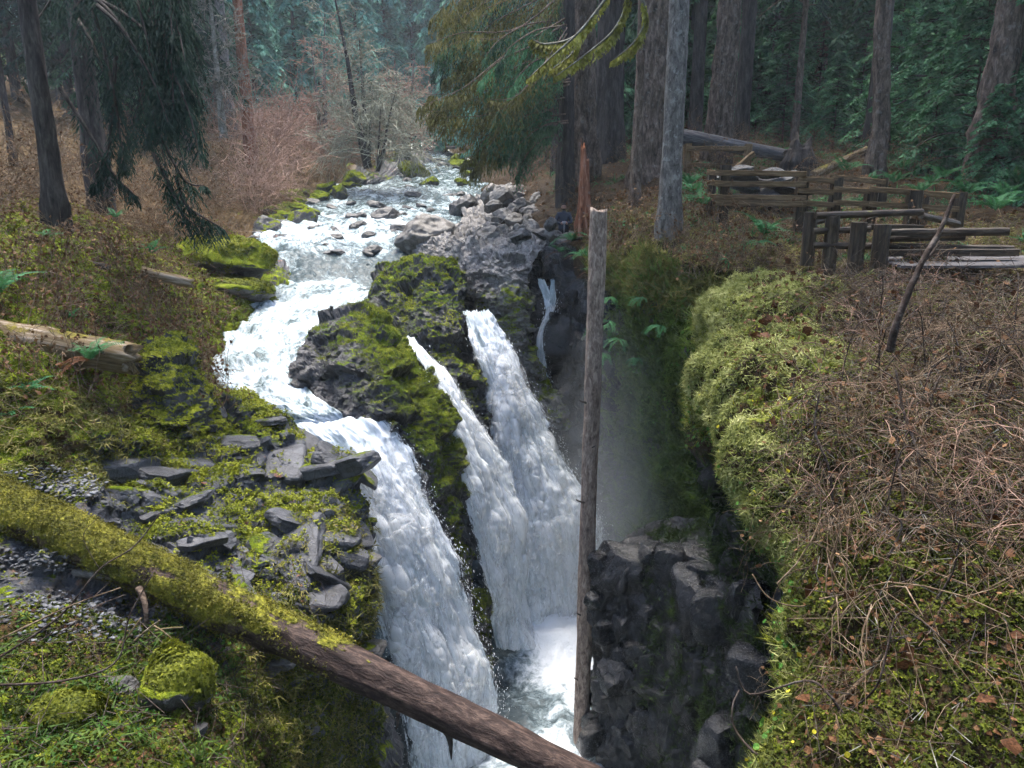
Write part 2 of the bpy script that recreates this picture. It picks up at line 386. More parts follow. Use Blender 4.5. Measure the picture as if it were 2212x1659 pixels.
rapid = .56 + .22 * smooth01(v, 10.2, 11.0) + .25 * np.exp(-((v - 6.3) / .7) ** 2) + .25 * np.exp(-((v - 9.9) / .3) ** 2) - .14 * np.exp(-((v - 8.4) / .9) ** 2) - .25*smooth01(u,2.6,4)*smooth01(v,5,6)*(1-smooth01(v,9,10))
amp = .06 + .10 * np.clip(rapid, 0, 1)
river.G[..., 2] += amp * (fbm(fl * np.array([1.3, 1.0, 1]), 4, 41, .6) + .8 * (1 - np.abs(vnoise(fl * np.array([1.1, .55, 1]), 44)) * 2) * .5) + .05 * np.abs(fbm(fl * np.array([4, 3, 1]), 3, 47))
river.G[..., 2] += -.25 * smooth01(np.abs(u - 2), 1.8, 2.0) 
river.attrs = {'foam': rapid}; river.finish()
def water_mat(name, su, sv, foam_gain=1.0, dark=(.03, .05, .055), mid=(.20, .26, .28), edge=False):
    m = NT(name, .5); uv = m.coord((su, sv, 1), 'UV')
    n1 = m.noise(uv, 1.0, 7, .7, .6); n2 = m.noise(uv, 4.5, 6, .75, .4)
    f = m.math('ADD', m.math('MULTIPLY', n1, .62), m.math('MULTIPLY', n2, .38))
    k = m.math('ADD', m.math('MULTIPLY', m.math('SUBTRACT', f, .5), 3.4 if edge else 2.8), m.attr('foam'))
    white = m.step(k, .35, 1.15)
    col = m.ramp(white, [(0, dark), (.4, mid), (.72, (.46, .52, .58)), (1, (.74, .78, .84))])
    m.b.inputs['IOR'].default_value = 1.33; m.b.inputs['Specular IOR Level'].default_value = .5 if not edge else .12
    rg = m.math('ADD', m.math('MULTIPLY', white, .55 if not edge else .35), .14 if not edge else .4)
    nrm = m.bump(m.math('ADD', f, m.math('MULTIPLY', m.noise(uv, 14, 3, .6), .25)), .12 if not edge else .06, .8 if not edge else .5)
    m.base(col, rg, nrm)
    if edge:
        tr = m.n('BsdfTransparent'); mx = m.n('MixShader')
        al = m.step(m.math('ADD', m.attr('edge'), m.math('MULTIPLY', m.math('SUBTRACT', f, .5), 2.4)), .30, .52)
        tl = m.n('BsdfTranslucent'); m.put(tl.inputs[0], (.8, .86, .92)); m0 = m.n('MixShader'); m0.inputs[0].default_value = .18
        m.put(m0.inputs[1], m.b.outputs[0]); m.put(m0.inputs[2], tl.outputs[0])
        m.put(mx.inputs[0], al); m.put(mx.inputs[1], tr.outputs[0]); m.put(mx.inputs[2], m0.outputs[0]); m.put(m.o.inputs[0], mx.outputs[0])
    return m.m
M_river = water_mat('river_water', 1.5, .9)
M_fall = water_mat('falling_water', 4.4, .7, dark=(.26, .33, .37), mid=(.60, .67, .72), edge=True)
M_veil = None
M_pool = water_mat('pool_water', 1.0, 1.0, dark=(.03, .045, .055), mid=(.16, .21, .24))
M_drop = NT('water_drops', .35).base((.80, .85, .90))
tag(river.build('river', M_river, uv=np.stack([um, vm], -1)), kind='structure')

def veil_mat():
    global M_veil
    if M_veil is None:
        m = NT('torn_water', .8); uv = m.coord((8.0, .6, 1), 'UV'); uv2 = m.coord((1.2, .5, 1), 'UV')
        f = m.math('ADD', m.math('MULTIPLY', m.noise(uv, 2.0, 8, .78, .35), .65), m.math('MULTIPLY', m.noise(uv2, 1.3, 4, .6, .4), .35))
        a = m.step(m.math('ADD', f, m.math('SUBTRACT', m.attr('veil'), .5)), .44, .66); a = m.math('MULTIPLY', a, .8)
        d = m.n('BsdfDiffuse'); m.put(d.inputs[0], (.87, .90, .94)); t = m.n('BsdfTranslucent'); m.put(t.inputs[0], (.87, .91, .95)); x = m.n('MixShader'); x.inputs[0].default_value = .4
        m.put(x.inputs[1], d.outputs[0]); m.put(x.inputs[2], t.outputs[0]); tr = m.n('BsdfTransparent'); y = m.n('MixShader'); m.put(y.inputs[0], a); m.put(y.inputs[1], tr.outputs[0]); m.put(y.inputs[2], x.outputs[0]); m.put(m.o.inputs[0], y.outputs[0])
        M_veil = m.m
    return M_veil
def fall(name, R, cu, cv, foam, bulge=.25, drops=2600, seed=1, fray=.22, amp=1.0, edge=True):
    """R: rows of (left, right) picture points down the fall; the sheet bulges towards the viewer"""
    C = []
    for (a, b) in R:
        A, B = np.array(P(*a)) if len(a) == 3 else np.array(a[3:]), np.array(P(*b)) if len(b) == 3 else np.array(b[3:])
        row = []
        for f in (0, .25, .5, .75, 1):
            q = A + (B - A) * f; w = 4 * f * (1 - f); tocam = -q / np.linalg.norm(q); tocam[2] = 0
            row.append(q + tocam * bulge * w * (.4 + .6 * min(1, len(C) / 3)))
        C.append(row)
    p = Patch(C, cu, cv); g = p.G; u, v = p.u, p.v
    vm = np.concatenate([np.zeros((1, g.shape[1])), np.cumsum(np.linalg.norm(np.diff(g, axis=0), axis=-1), 0)])
    um = u / 4 * np.mean(np.linalg.norm(g[:, -1] - g[:, 0], axis=-1))
    fl = np.stack([um, vm, um * 0 + seed], -1)
    st = fbm(fl * np.array([3.2, .45, 1]), 4, seed + 60, .6); cl = fbm(fl * np.array([2.2, 1.3, 1]), 4, seed + 70, .6)
    p.push(amp * (.12 * st + .08 * cl + .05 * fbm(fl * np.array([9, 1.2, 1]), 2, seed + 80)) * smooth01(v, 0, 1.5))
    p.attrs = {'foam': foam + .18 * cl + .12 * st, 'edge': smooth01(np.minimum(u / 4, 1 - u / 4), 0, fray) * smooth01(v, -.1, 1.0) if edge else u * 0 + 1}
    p.finish()
    o = tag(p.build(name, M_fall, uv=np.stack([um, vm], -1)), kind='structure')
    for k, (off, thin) in enumerate(((.09, -.04), (.26, .12))):       # loose veils of torn water in front of the sheet
        G0 = p.G.copy(); w = smooth01(v, .8, 3.0)
        p.push(amp * w * (off + .10 * fbm(fl * np.array([4.0, .7, 1]) + 31 * k, 3, seed + 90 + k, .6)))
        p.attrs['veil'] = (.56 - thin) * w * smooth01(np.minimum(u / 4, 1 - u / 4), -.02, fray * .8)
        tag(p.build('water_veil', veil_mat(), o, uv=np.stack([um + 7.7 * k, vm + 3.1 * k], -1)), kind='stuff')
        p.G = G0
    p.finish()
    # flung strands and drops along the sheet
    r = np.random.default_rng(seed); pos, nn, (i, j) = p.scatter(drops, smooth01(v, 1.0, 3.0) * (.35 + .4 * (np.abs(np.minimum(u / 4, 1 - u / 4) - .12) < .07)), r)
    dv = np.gradient(p.G, axis=0)[i, j]; dv /= np.linalg.norm(dv, axis=1, keepdims=True) + 1e-9
    pos = pos + nn * r.random((drops, 1)) ** 3 * .28 + r.normal(0, .02, (drops, 3))
    OV = np.array([[1, 0, 0], [-.5, .87, 0], [-.5, -.87, 0], [0, 0, 1], [0, 0, -1]]); OF = np.array([[0, 1, 3], [1, 2, 3], [2, 0, 3], [1, 0, 4], [2, 1, 4], [0, 2, 4]])
    s = .004 + .008 * r.random(drops) ** 2
    V, F = stamp(OV, OF, pos, dv + r.normal(0, .2, (drops, 3)), np.stack([s, s, s * (1.2 + 4 * r.random(drops) ** 2)], -1), r)
    tag(mesh('flying_drops', V, F, M_drop, o), kind='stuff')
    return p
POOL = -12.7
fall('waterfall', [((560,884,17.0),(780,862,17.8)), ((622,928,16.0),(836,896,16.9)), ((664,970,15.6),(862,925,16.8)), ((682,1025,15.2),(900,990,16.6)), ((718,1100,14.9),(946,1095,16.5)), ((756,1205,14.7),(1000,1205,16.3)), ((790,1315,14.6),(1040,1320,16.2)),
     ((826,1435,14.5),(1084,1440,16.0)), ((856,1560,14.4),(1104,1580,15.9)), ((870,1690,14.3),(1118,1700,15.6)), ((876,1800,14.2),(1122,1800,15.4))], 110, 420, .86, .5, 5200, 1)
fall('waterfall', [((842,708,21.1),(882,704,21.2)), ((856,735,20.2),(902,735,20.7)), ((884,765,19.5),(928,768,20.2)), ((910,805,18.9),(966,812,20.0)), ((946,880,18.2),(1008,866,19.9)), ((968,940,17.9),(1040,920,20.0)), ((990,1025,17.7),(1090,990,20.4)),
     ((1008,1125,17.6),(1130,1080,20.4)), ((1030,1225,17.8),(1150,1200,20.4)), ((1056,1320,18.4),(1150,1310,20.2)), ((1066,1400,18.4),(1160,1390,20.2))], 60, 330, .85, .15, 2200, 2)
rf = fall('waterfall', [((988,648,23.9),(1046,640,24.5)), ((996,676,22.8),(1064,678,23.4)), ((1006,715,22.2),(1090,724,23.0)), ((1028,770,21.8),(1118,785,22.6)), ((1042,850,21.4),(1165,858,22.4)), ((1050,950,21.0),(1215,945,22.2)), ((1052,1050,20.7),(1258,1025,22.0)),
     ((1055,1150,20.5),(1300,1095,21.8)), ((1060,1240,20.5),(1322,1190,21.8)), ((1065,1310,20.4),(1330,1280,21.8)), ((1070,1390,20.4),(1335,1380,21.6))], 120, 400, .82, .7, 4600, 3)
fall('side_trickle', [((1152,580,25.4),(1172,580,25.4)), ((1160,610,25.0),(1182,610,25.0)), ((1174,650,24.8),(1200,650,24.8)), ((1178,675,24.7),(1196,676,24.7)), ((1168,710,24.6),(1176,710,24.6)), ((1160,750,24.4),(1176,750,24.4)), ((1156,800,24.3),(1186,805,24.3)), ((1160,860,24.2),(1190,870,24.2))], 24, 120, .55, .1, 500, 4, .3, .4)
fall('side_trickle', [((1186,580,25.2),(1200,580,25.2)), ((1186,610,25.0),(1202,612,25.0)), ((1182,645,24.8),(1204,645,24.8)), ((1178,680,24.7),(1200,680,24.7))], 20, 60, .5, .1, 200, 5, .3, .4)

# ---- plunge pool in the slot
X, Y = np.meshgrid(np.linspace(-6.5, 4.6, 150), np.linspace(3.0, 25.0, 240)); q = np.stack([X, Y, X * 0], -1)
pf = .25 + .95 * np.exp(-(((X - 1.5) / 1.6) ** 2 + ((Y - 19.6) / 2.6) ** 2)) + .5 * np.exp(-(((X + .6) / 2.0) ** 2 + ((Y - 14.0) / 1.6) ** 2)) + .5 * np.exp(-((X - .9) / 1.1) ** 2) * smooth01(16.6 - Y, 0, 1.5) + .25 * np.exp(-((X - 1.4) / .7) ** 2)
ph = .16 * fbm(q * np.array([.9, 1.1, 1]), 4, 91, .6) + .10 * (1 - np.abs(vnoise(q * np.array([1.3, 1.7, 1]), 93)) * 2) + .45 * np.exp(-(((X - 1.2) / 1.3) ** 2 + ((Y - 20.6) / 1.2) ** 2))
Gp = np.stack([X, Y, POOL + ph], -1)
pool = mesh('plunge_pool', Gp.reshape(-1, 3), grid_faces(*X.shape), M_pool, None, True, {'foam': pf.ravel()}, np.stack([X, Y], -1))
tag(pool, kind='structure')
def outcrop(name, R, cu, cv, mat, label, cat, moss, big=.35, small=.12, seed=5, kind=None, strata=(.8, .8, 1.2), down=False, raw=False, bumpy=.04, top=0.0, fine=.35, crisp=1):
    C = R if raw else rows(R)
    if down: C.append([(x, y + .2, -13.6) for (x, y, z) in C[-1]])
    p = Patch(C, cu, cv); g = p.G.copy(); s = np.array(strata)
    f1 = blur(facet(g * s, seed), 2)
    tp = .15 + .85 * smooth01(p.v, .2, top) if top else 1.0
    p.push(fbm(g * .5, 3, seed + 3) * big * .5 + tp * ( f1 * big + blur(facet(g * s * 2.7 + f1[..., None] * .3, seed + 1), 1) * small) + fbm(g * 6, 3, seed + 2) * bumpy)
    p.finish(); g2 = p.G.copy(); p.push(facet(g2 * s * 6.5, seed + 7) * small * fine + fbm(g2 * 5, 3, seed + 8) * .025)
    p.attrs = {'moss': moss(p) if callable(moss) else p.u * 0 + moss, 'rock': p.u * 0 + 1}; p.finish()
    if kind: p.obj = tag(p.build(name, mat, crisp=1), kind=kind)
    else:
        b = p.G.reshape(-1, 3).mean(0); b[2] = p.G[..., 2].min()
        o = p.build(name, mat, off=b, crisp=crisp); o.location = b; tag(o, label, cat)
    if not kind: p.obj = o
    return p
fin_far = outcrop('rock_outcrop', [
 [(850,566,27),(900,566,27),(940,568,26.8),(985,572,26.6)], [(798,612,25),(850,583,25),(920,580,24.6),(988,586,24.8)], [(775,650,24),(840,622,23.5),(930,620,23),(1002,622,23.8)],
 [(765,680,23),(850,670,22.2),(940,670,21.9),(1010,680,22.6)], [(800,712,21.6),(880,735,20.9),(960,740,20.8),(1014,745,21.8)], [(865,748,20.7),(915,785,20.3),(980,800,20.3),(1040,820,21.4)],
 [(925,840,20.6),(960,865,20.2),(1000,880,20.2),(1052,890,21.2)], [(965,940,20.8),(990,950,20.5),(1020,955,20.5),(1057,960,21.2)], [(990,1060,21),(1015,1070,20.8),(1040,1070,20.8),(1067,1070,21.3)]],
 150, 260, M_fin, 'tall moss-topped rock fin between the thin middle fall and the wide fall', 'rock', lambda p: .42 + .15 * (p.v < 2.2) - .1 * smooth01(p.v, 5, 8), .38, .15, 11)
fin_near = outcrop('rock_outcrop', [
 [(700,690,21.2),(740,680,21.4),(780,672,21.6),(810,682,21.4),(840,702,21)], [(660,730,20),(715,705,19.8),(780,700,19.6),(830,720,19.5),(866,745,20)], [(632,790,19),(690,770,18.5),(770,760,18.1),(850,780,18.2),(900,792,19.2)],
 [(625,840,18),(690,840,17.6),(780,840,17.2),(870,850,17.4),(945,880,18.6)], [(700,890,17.2),(760,890,16.9),(830,900,16.7),(900,920,16.9),(970,960,18.2)], [(812,920,16.9),(850,950,16.6),(890,970,16.4),(940,1000,16.6),(996,1040,18)],
 [(862,1010,17),(900,1050,16.6),(930,1070,16.5),(965,1090,16.8),(1012,1130,18)], [(905,1100,17.2),(940,1150,16.9),(970,1170,16.8),(1000,1190,17.1),(1032,1220,18.2)], [(960,1220,17.6),(990,1260,17.3),(1010,1280,17.3),(1030,1300,17.6),(1058,1330,18.5)],
 [(1000,1360,18),(1020,1390,17.8),(1040,1400,17.8),(1060,1420,18.2),(1075,1430,19)]],
 190, 330, M_fin, 'dark wet rock fin with mossy crest splitting the nearest fall from the thin one', 'rock', lambda p: .30 + .42 * smooth01(p.u, 1.8, 3.2) * (1 - .2 * smooth01(p.v, 7, 9)) + .2 * (p.v < 1.8) - .35 * (1 - smooth01(p.u, .8, 1.8)), .36, .13, 12, down=True)
pale = outcrop('rock_outcrop', [
 [(1030,432,42),(1060,428,41),(1100,428,40),(1150,434,38),(1200,446,36)], [(1000,470,36),(1040,452,36),(1080,452,35),(1140,474,33),(1200,486,32)], [(965,508,31.5),(1005,492,31),(1060,492,30),(1130,510,29),(1200,520,28)],
 [(898,543,29),(950,528,28),(1030,527,27),(1100,538,26),(1165,557,26)], [(882,577,27),(930,557,26.3),(1010,557,25.5),(1090,562,24.7),(1145,572,25)], [(955,592,26),(990,600,25),(1050,602,24.4),(1110,607,24),(1145,612,24.6)],
 [(1000,640,25),(1022,640,24.5),(1060,652,23.9),(1110,667,23.7),(1145,667,24.4)], [(1040,690,24.6),(1060,706,24.1),(1090,716,23.7),(1120,720,23.7),(1142,724,24.3)], [(1080,760,24.4),(1100,790,24),(1130,800,23.8),(1155,805,23.8),(1175,800,24.3)], [(1130,900,24),(1160,910,23.6),(1190,920,23.4),(1215,930,23.4),(1230,930,24)]],
 200, 300, M_pale, 'pale bare rock shelf with mossy cracks beside the rapids', 'rock', lambda p: .36 + .42 * smooth01(p.v, 4.0, 5.8) + .15*smooth01(p.u,3,4)*smooth01(p.v,4,5), .34, .15, 13, strata=(.9, 1.0, 1.6))
RC = rows([
 [(1140,545,27.4),(1180,540,27.4),(1220,530,26.4),(1260,540,24.8),(1310,556,22.8),(1360,556,21.3),(1420,545,19.8),(1500,585,18.2),(1600,610,16.8)],
 [(1145,600,26),(1180,600,25.8),(1220,600,25),(1260,610,24),(1310,620,22.3),(1370,630,20.6),(1440,640,18.8),(1540,690,16.8),(1650,700,15)],
 [(1150,700,25.2),(1180,700,25.2),(1220,700,24.7),(1260,710,24),(1310,720,22.6),(1380,740,20.8),(1460,750,18.8),(1570,780,16),(1700,800,13.4)],
 [(1160,850,24.9),(1190,850,24.8),(1225,850,24.4),(1262,860,23.8),(1315,870,22.6),(1390,880,20.8),(1470,890,18.8),(1590,920,15.6),(1760,950,12)],
 [(1170,1000,24.7),(1200,1000,24.6),(1235,1000,24.2),(1270,1010,23.6),(1325,1010,22.4),(1400,1020,20.6),(1480,1040,18.4),(1610,1080,14.8),(1800,1120,11)],
 [(1180,1150,24.5),(1210,1150,24.4),(1245,1150,24),(1285,1150,23.4),(1340,1160,22.2),(1410,1170,20.2),(1500,1190,17.6),(1640,1250,13.6),(1840,1300,10)],
 [(1200,1280,24.2),(1230,1280,24),(1265,1280,23.6),(1300,1280,23),(1350,1290,21.8),(1420,1300,19.6),(1520,1330,16.6),(1680,1420,12.4),(1880,1500,9)]])
cliff = outcrop('right_cliff', RC, [16, 16, 20, 26, 34, 36, 44, 40], 260, M_cliff, None, None, lambda p: .2 + .85 * smooth01(p.u, 3.3, 4.6) + .1*smooth01(p.v,0,1), .45, .2, 14, kind='structure', down=True, raw=True, strata=(.9, .8, .5))
pillar = outcrop('rock_outcrop', [
 [(1288,1256,17.0),(1312,1225,17.6),(1365,1160,18.4),(1440,1120,18.0),(1530,1120,16.4),(1660,1140,14.0)], [(1280,1265,15.8),(1312,1242,15.6),(1370,1240,15.3),(1440,1250,14.6),(1530,1280,13),(1650,1310,11)],
 [(1280,1400,16.9),(1310,1400,15.2),(1380,1400,14.6),(1450,1410,13.8),(1540,1430,12.4),(1670,1450,10.5)], [(1278,1550,16.9),(1312,1560,15.0),(1390,1570,14.2),(1460,1580,13.4),(1550,1590,12),(1690,1600,10)],
 [(1284,1690,16.7),(1320,1720,14.8),(1400,1740,13.9),(1470,1760,13),(1560,1780,11.6),(1700,1800,9.6)]],
 210, 320, rock_mat('black_wet_rock', rock=((.005, .006, .007), (.015, .016, .019), (.04, .041, .046)), moss_lo=(.006, .014, .004), moss_mid=(.02, .04, .008), moss_hi=(.05, .075, .012), wet=.3, up=.1), 'blocky black wet rock buttress at the foot of the misty cliff', 'rock', lambda p: .05 + .38 * smooth01(p.u, 2.2, 4.0) , .40, .20, 15, down=True, strata=(.8, .8, .5), top=1.0, bumpy=.02, fine=.15, crisp=0)

# ---- right bank and the mossy mound over the gorge
RB = rows([
 [(940,318,112),(1200,275,112),(1600,258,110),(2000,252,110),(2700,250,110)], [(1020,352,62),(1260,305,60),(1600,288,58),(2000,286,56),(2800,290,55)],
 [(1040,414,48),(1230,340,42),(1500,320,40),(1950,332,38),(2900,345,36)], [(1100,432,40),(1190,405,34),(1400,388,29),(1850,388,28),(3000,405,27)],
 [(1130,455,33),(1240,460,28),(1420,440,24),(1850,470,22),(3000,485,21)], [(1190,520,27.5),(1290,520,24.8),(1430,492,20.6),(1800,530,18.5),(3000,560,17.5)],
 [(1215,540,26.4),(1310,552,22.8),(1440,535,19.6),(1620,572,17.4),(3000,620,15.5)], [(1225,600,26.3),(1315,600,22.9),(1450,590,19.7),(1630,640,17.4),(3000,720,14.5)]])
bank = Patch(RB, [40, 60, 80, 60], [10, 20, 30, 34, 40, 44, 20]); g = bank.G.copy()
bank.push(fbm(g * .3, 3, 51) * .3 + np.abs(fbm(g * 1.4, 4, 52)) * .18 + fbm(g * 5, 2, 53) * .04)
bank.attrs = {'moss': .30 + .12 * smooth01(bank.v, 3, 5), 'rock': bank.u * 0}; bank.finish()
tag(bank.build('right_bank', M_floor), kind='structure')
MD = rows([
 [(1585,650,17.2),(1600,606,17.0),(1680,562,16.8),(1800,580,16.6),(2000,600,16.2),(2500,620,15.6)], [(1535,742,15),(1545,680,14.8),(1620,640,14.6),(1760,640,14.3),(2000,670,14),(2550,700,13.5)],
 [(1495,862,13.5),(1495,800,13.2),(1590,740,13),(1740,730,12.8),(2000,760,12.4),(2600,800,12)], [(1555,962,12),(1550,910,11.7),(1640,850,11.5),(1780,830,11.3),(2000,860,11),(2600,920,10.5)],
 [(1645,1082,10.5),(1640,1020,10.3),(1710,980,10.1),(1820,960,9.9),(2020,980,9.6),(2600,1040,9)], [(1700,1240,9.2),(1690,1170,9),(1750,1130,8.8),(1850,1110,8.6),(2030,1130,8.3),(2600,1180,7.8)],
 [(1690,1420,8),(1685,1330,7.8),(1750,1290,7.6),(1860,1280,7.4),(2040,1300,7.1),(2600,1340,6.6)], [(1690,1590,7),(1690,1500,6.8),(1760,1470,6.6),(1870,1460,6.4),(2050,1480,6.1),(2600,1500,5.7)],
 [(1705,1760,6.2),(1700,1680,6),(1770,1650,5.8),(1880,1640,5.6),(2060,1650,5.4),(2600,1680,5)], [(1720,2050,5.2),(1715,1950,5.1),(1780,1900,5.0),(1890,1890,4.9),(2070,1900,4.7),(2600,1950,4.4)]])
MDR = []
for r in MD:
    x, y, z = r[0]; MDR.append([(x + 1.6, y + .4, -13.6), (x + .9, y + .2, (z - 13) / 2 + 1.5), (x + .35, y, z - .9)] + r)
mound = Patch(MDR, [14, 16, 26, 34, 60, 70, 70, 40], [30, 34, 38, 40, 42, 44, 44, 40, 20]); g = mound.G.copy(); u, v = mound.u, mound.v
mound.push(smooth01(2.7 - u, 0, .7) * (facet(g * np.array([.9, .9, .6]), 64) * .4 + facet(g * 2.4, 65) * .15))
mound.push(fbm(g * .7, 3, 61) * .42 + np.abs(fbm(g * 1.7, 4, 62)) * .22 + fbm(g * 9, 3, 63) * .03)
mlim = 5.9 - 1.0 * smooth01(v, 2.4, 4.2); mdark = smooth01(v, 4.0, 5.4)
mound.attrs = {'moss': .70 - .38 * mdark - .26 * smooth01(u + .25 * np.sin(v * 1.7) - mlim, 0, 1.0) * (1 - smooth01(v, 4.2, 6.2) * .75) - .2 * smooth01(2.2 - u, 0, 1), 'rock': smooth01(2.4 - u, 0, .8)}; mound.finish()
tag(mound.build('mossy_mound', M_mound), kind='structure')
hump = outcrop('rock_outcrop', [
 [(310,775,16.0),(340,742,16.0),(375,730,16.0),(405,748,16.0),(430,792,16.2)], [(285,802,15.3),(330,768,15.2),(370,757,15.1),(410,782,15.2),(445,822,15.7)], [(262,838,14.8),(320,822,14.5),(370,816,14.4),(420,832,14.7),(470,852,15.5)],
 [(250,868,14.4),(310,872,14.1),(370,882,14.0),(430,884,14.4),(490,892,15.3)], [(240,905,14.1),(310,915,13.9),(370,925,13.8),(430,930,14.1),(490,935,15.1)]], 90, 110, rock_mat('bright_mossy_rock', moss_lo=(.05, .06, .008), moss_mid=(.17, .19, .018), moss_hi=(.36, .38, .04), rock=((.014, .014, .016), (.045, .045, .05), (.1, .1, .105)), up=.5),
 'bright yellow-green mossy hump of rock near the end of the pale weathered log', 'rock', .72, .30, .12, 19)
back = outcrop('bedrock', [[(860,640,27),(980,612,27.4),(1060,622,27.0),(1130,584,27.6),(1180,572,28.6),(1270,572,28.4)], [(880,760,26),(980,760,25.6),(1060,770,25.4),(1130,770,25.8),(1190,700,27),(1280,700,27)],
 [(900,900,25.5),(990,900,25),(1060,900,24.8),(1140,900,25.2),(1200,860,26),(1290,860,26)], [(930,1100,25),(1000,1100,24.6),(1080,1100,24.4),(1150,1100,24.8),(1220,1060,25.4),(1300,1060,25.4)]], 110, 120, M_cliff, None, None, .1, .3, .12, 23, kind='structure', down=True)
# ------------------------------------------------------------------ bark, wood, foliage materials
def bark_mat(name, cols, stretch=.22, scale=7.0, moss=0.0, depth=.03, moss_cols=((.015, .022, .006), (.08, .09, .014), (.20, .20, .03)), patches=0.0, rough=.85, world_moss=0.0):
    m = NT(name, rough); m.b.inputs['Specular IOR Level'].default_value = .15; oc = m.coord((1, 1, stretch), 'Object')
    n1 = m.noise(oc, scale, 6, .65, .4); n2 = m.noise(m.coord(what='Object'), 1.1, 4, .6); n3 = m.noise(oc, scale * 4, 4, .7)
    col = m.ramp(m.math('ADD', m.math('MULTIPLY', n1, .7), m.math('MULTIPLY', n3, .3)), [(.36, cols[0]), (.5, cols[1]), (.64, cols[2])])
    if patches: col = m.mix(m.math('MULTIPLY', m.step(m.noise(m.coord(what='Object'), 6, 3, .6), .60, .66), patches), col, (.28, .28, .26))
    h = m.math('ADD', m.math('MULTIPLY', n1, .8), m.math('MULTIPLY', n3, .25))
    if moss:
        n4 = m.noise(m.coord(), 3.0, 5, .65); n5 = m.noise(m.coord(), 22, 3, .7)
        mk = m.math('ADD', m.math('MULTIPLY', m.normal_z(), .45), m.math('MULTIPLY', m.math('SUBTRACT', n4, .5), 1.6))
        mk = m.step(m.math('ADD', mk, m.math('SUBTRACT', m.attr('moss'), .5) if moss > 1 else moss - .5), .25, .45)
        mc = m.ramp(m.math('ADD', m.math('MULTIPLY', n4, .5), m.math('MULTIPLY', n5, .5)), [(.36, moss_cols[0]), (.5, moss_cols[1]), (.64, moss_cols[2])])
        col = m.mix(mk, col, mc); h = m.math('ADD', h, m.math('MULTIPLY', m.math('MULTIPLY', mk, n5), .7))
    return m.base(col, None, m.bump(h, depth, 1.0))
M_bark = bark_mat('furrowed_bark', ((.02, .014, .011), (.105, .075, .058), (.23, .175, .14)), stretch=.34, depth=.06, moss=.2, patches=.25)
M_bark_dark = bark_mat('dark_bark', ((.010, .009, .009), (.04, .033, .030), (.09, .076, .07)), moss=.12)
M_bark_grey = bark_mat('grey_bark', ((.04, .036, .033), (.12, .108, .098), (.23, .21, .19)), moss=.18, patches=.5, scale=9, stretch=.4)
M_bark_red = bark_mat('red_bark', ((.05, .018, .01), (.20, .075, .04), (.36, .19, .13)), stretch=.15, patches=.3)
M_log_moss = bark_mat('mossy_log_bark', ((.012, .008, .008), (.038, .025, .022), (.11, .075, .062)), moss=2, stretch=.4, scale=10, depth=.045, moss_cols=((.03, .035, .006), (.13, .13, .015), (.30, .29, .03)), rough=.65)
M_log_pole = bark_mat('peeled_pole', ((.06, .042, .034), (.22, .165, .135), (.42, .34, .28)), stretch=.35, scale=13, depth=.035, moss=.05, rough=.7)
M_log_pale = bark_mat('weathered_log', ((.05, .034, .02), (.16, .115, .065), (.36, .30, .24)), stretch=.10, moss=.42, moss_cols=((.03, .025, .008), (.11, .09, .02), (.2, .17, .03)))
M_wood_grey = bark_mat('grey_weathered_wood', ((.03, .028, .03), (.09, .085, .088), (.19, .18, .18)), stretch=.12, scale=10)
M_rail = bark_mat('split_rail_wood', ((.04, .026, .014), (.12, .078, .042), (.24, .17, .095)), stretch=.1, scale=12, depth=.012, moss=.12)
M_rail_wet = bark_mat('wet_post_wood', ((.012, .010, .009), (.04, .030, .022), (.09, .065, .045)), stretch=.15, scale=12, depth=.012, moss=.15, rough=.45)
M_twig = bark_mat('twig_bark', ((.035, .022, .014), (.12, .085, .054), (.28, .21, .15)), stretch=1, scale=5)
M_twig_pink = bark_mat('pink_twig_bark', ((.11, .062, .048), (.27, .17, .128), (.45, .31, .25)), stretch=1, scale=3)
M_twig_dark = bark_mat('dark_twig_bark', ((.016, .011, .009), (.045, .032, .026), (.13, .11, .10)), stretch=1, scale=6)
M_twig_pale = bark_mat('lichened_glint_twig_bark', ((.05, .046, .036), (.14, .135, .11), (.28, .275, .24)), stretch=1, scale=4)  # lichen grey on branches; in the twig litter it stands for wet glints
def leaf_mat(name, lo, mid, hi, trans=.25, scale=1.4, rough=.6):
    m = NT(name, rough); m.b.inputs['Specular IOR Level'].default_value = .08; pos = m.coord(); oi = m.n('ObjectInfo').outputs['Random']
    f = m.math('ADD', m.math('MULTIPLY', m.noise(pos, scale, 4, .6), .55), m.math('MULTIPLY', m.noise(pos, scale * 9, 2, .6), .45))
    f = m.math('ADD', f, m.math('MULTIPLY', m.math('SUBTRACT', oi, .5), .10))
    c = m.ramp(f, [(.36, lo), (.5, mid), (.64, hi)]); m.base(c); m.add_translucent(c, trans); return m.m
M_needle = leaf_mat('hemlock_needles', (.018, .046, .027), (.046, .105, .058), (.095, .185, .09))
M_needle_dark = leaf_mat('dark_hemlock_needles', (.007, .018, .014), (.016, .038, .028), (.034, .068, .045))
M_needle_bright = leaf_mat('young_hemlock_needles', (.022, .068, .036), (.062, .17, .085), (.14, .31, .14))
M_needle_blue = leaf_mat('hazed_conifer_needles', (.04, .115, .095), (.09, .24, .18), (.19, .40, .29), scale=.5)  # distance haze and upstream brightness are put into the needle colour
M_moss_bough = leaf_mat('hanging_bough_moss', (.03, .032, .012), (.10, .098, .035), (.20, .185, .065))
M_moss_bright = leaf_mat('bright_bough_moss', (.10, .10, .02), (.22, .22, .04), (.38, .38, .10))
M_fern = leaf_mat('fern_green', (.015, .06, .02), (.035, .13, .05), (.08, .22, .09), scale=4)
M_fern_dead = leaf_mat('fern_brown', (.05, .018, .008), (.11, .045, .02), (.2, .09, .04), scale=4)
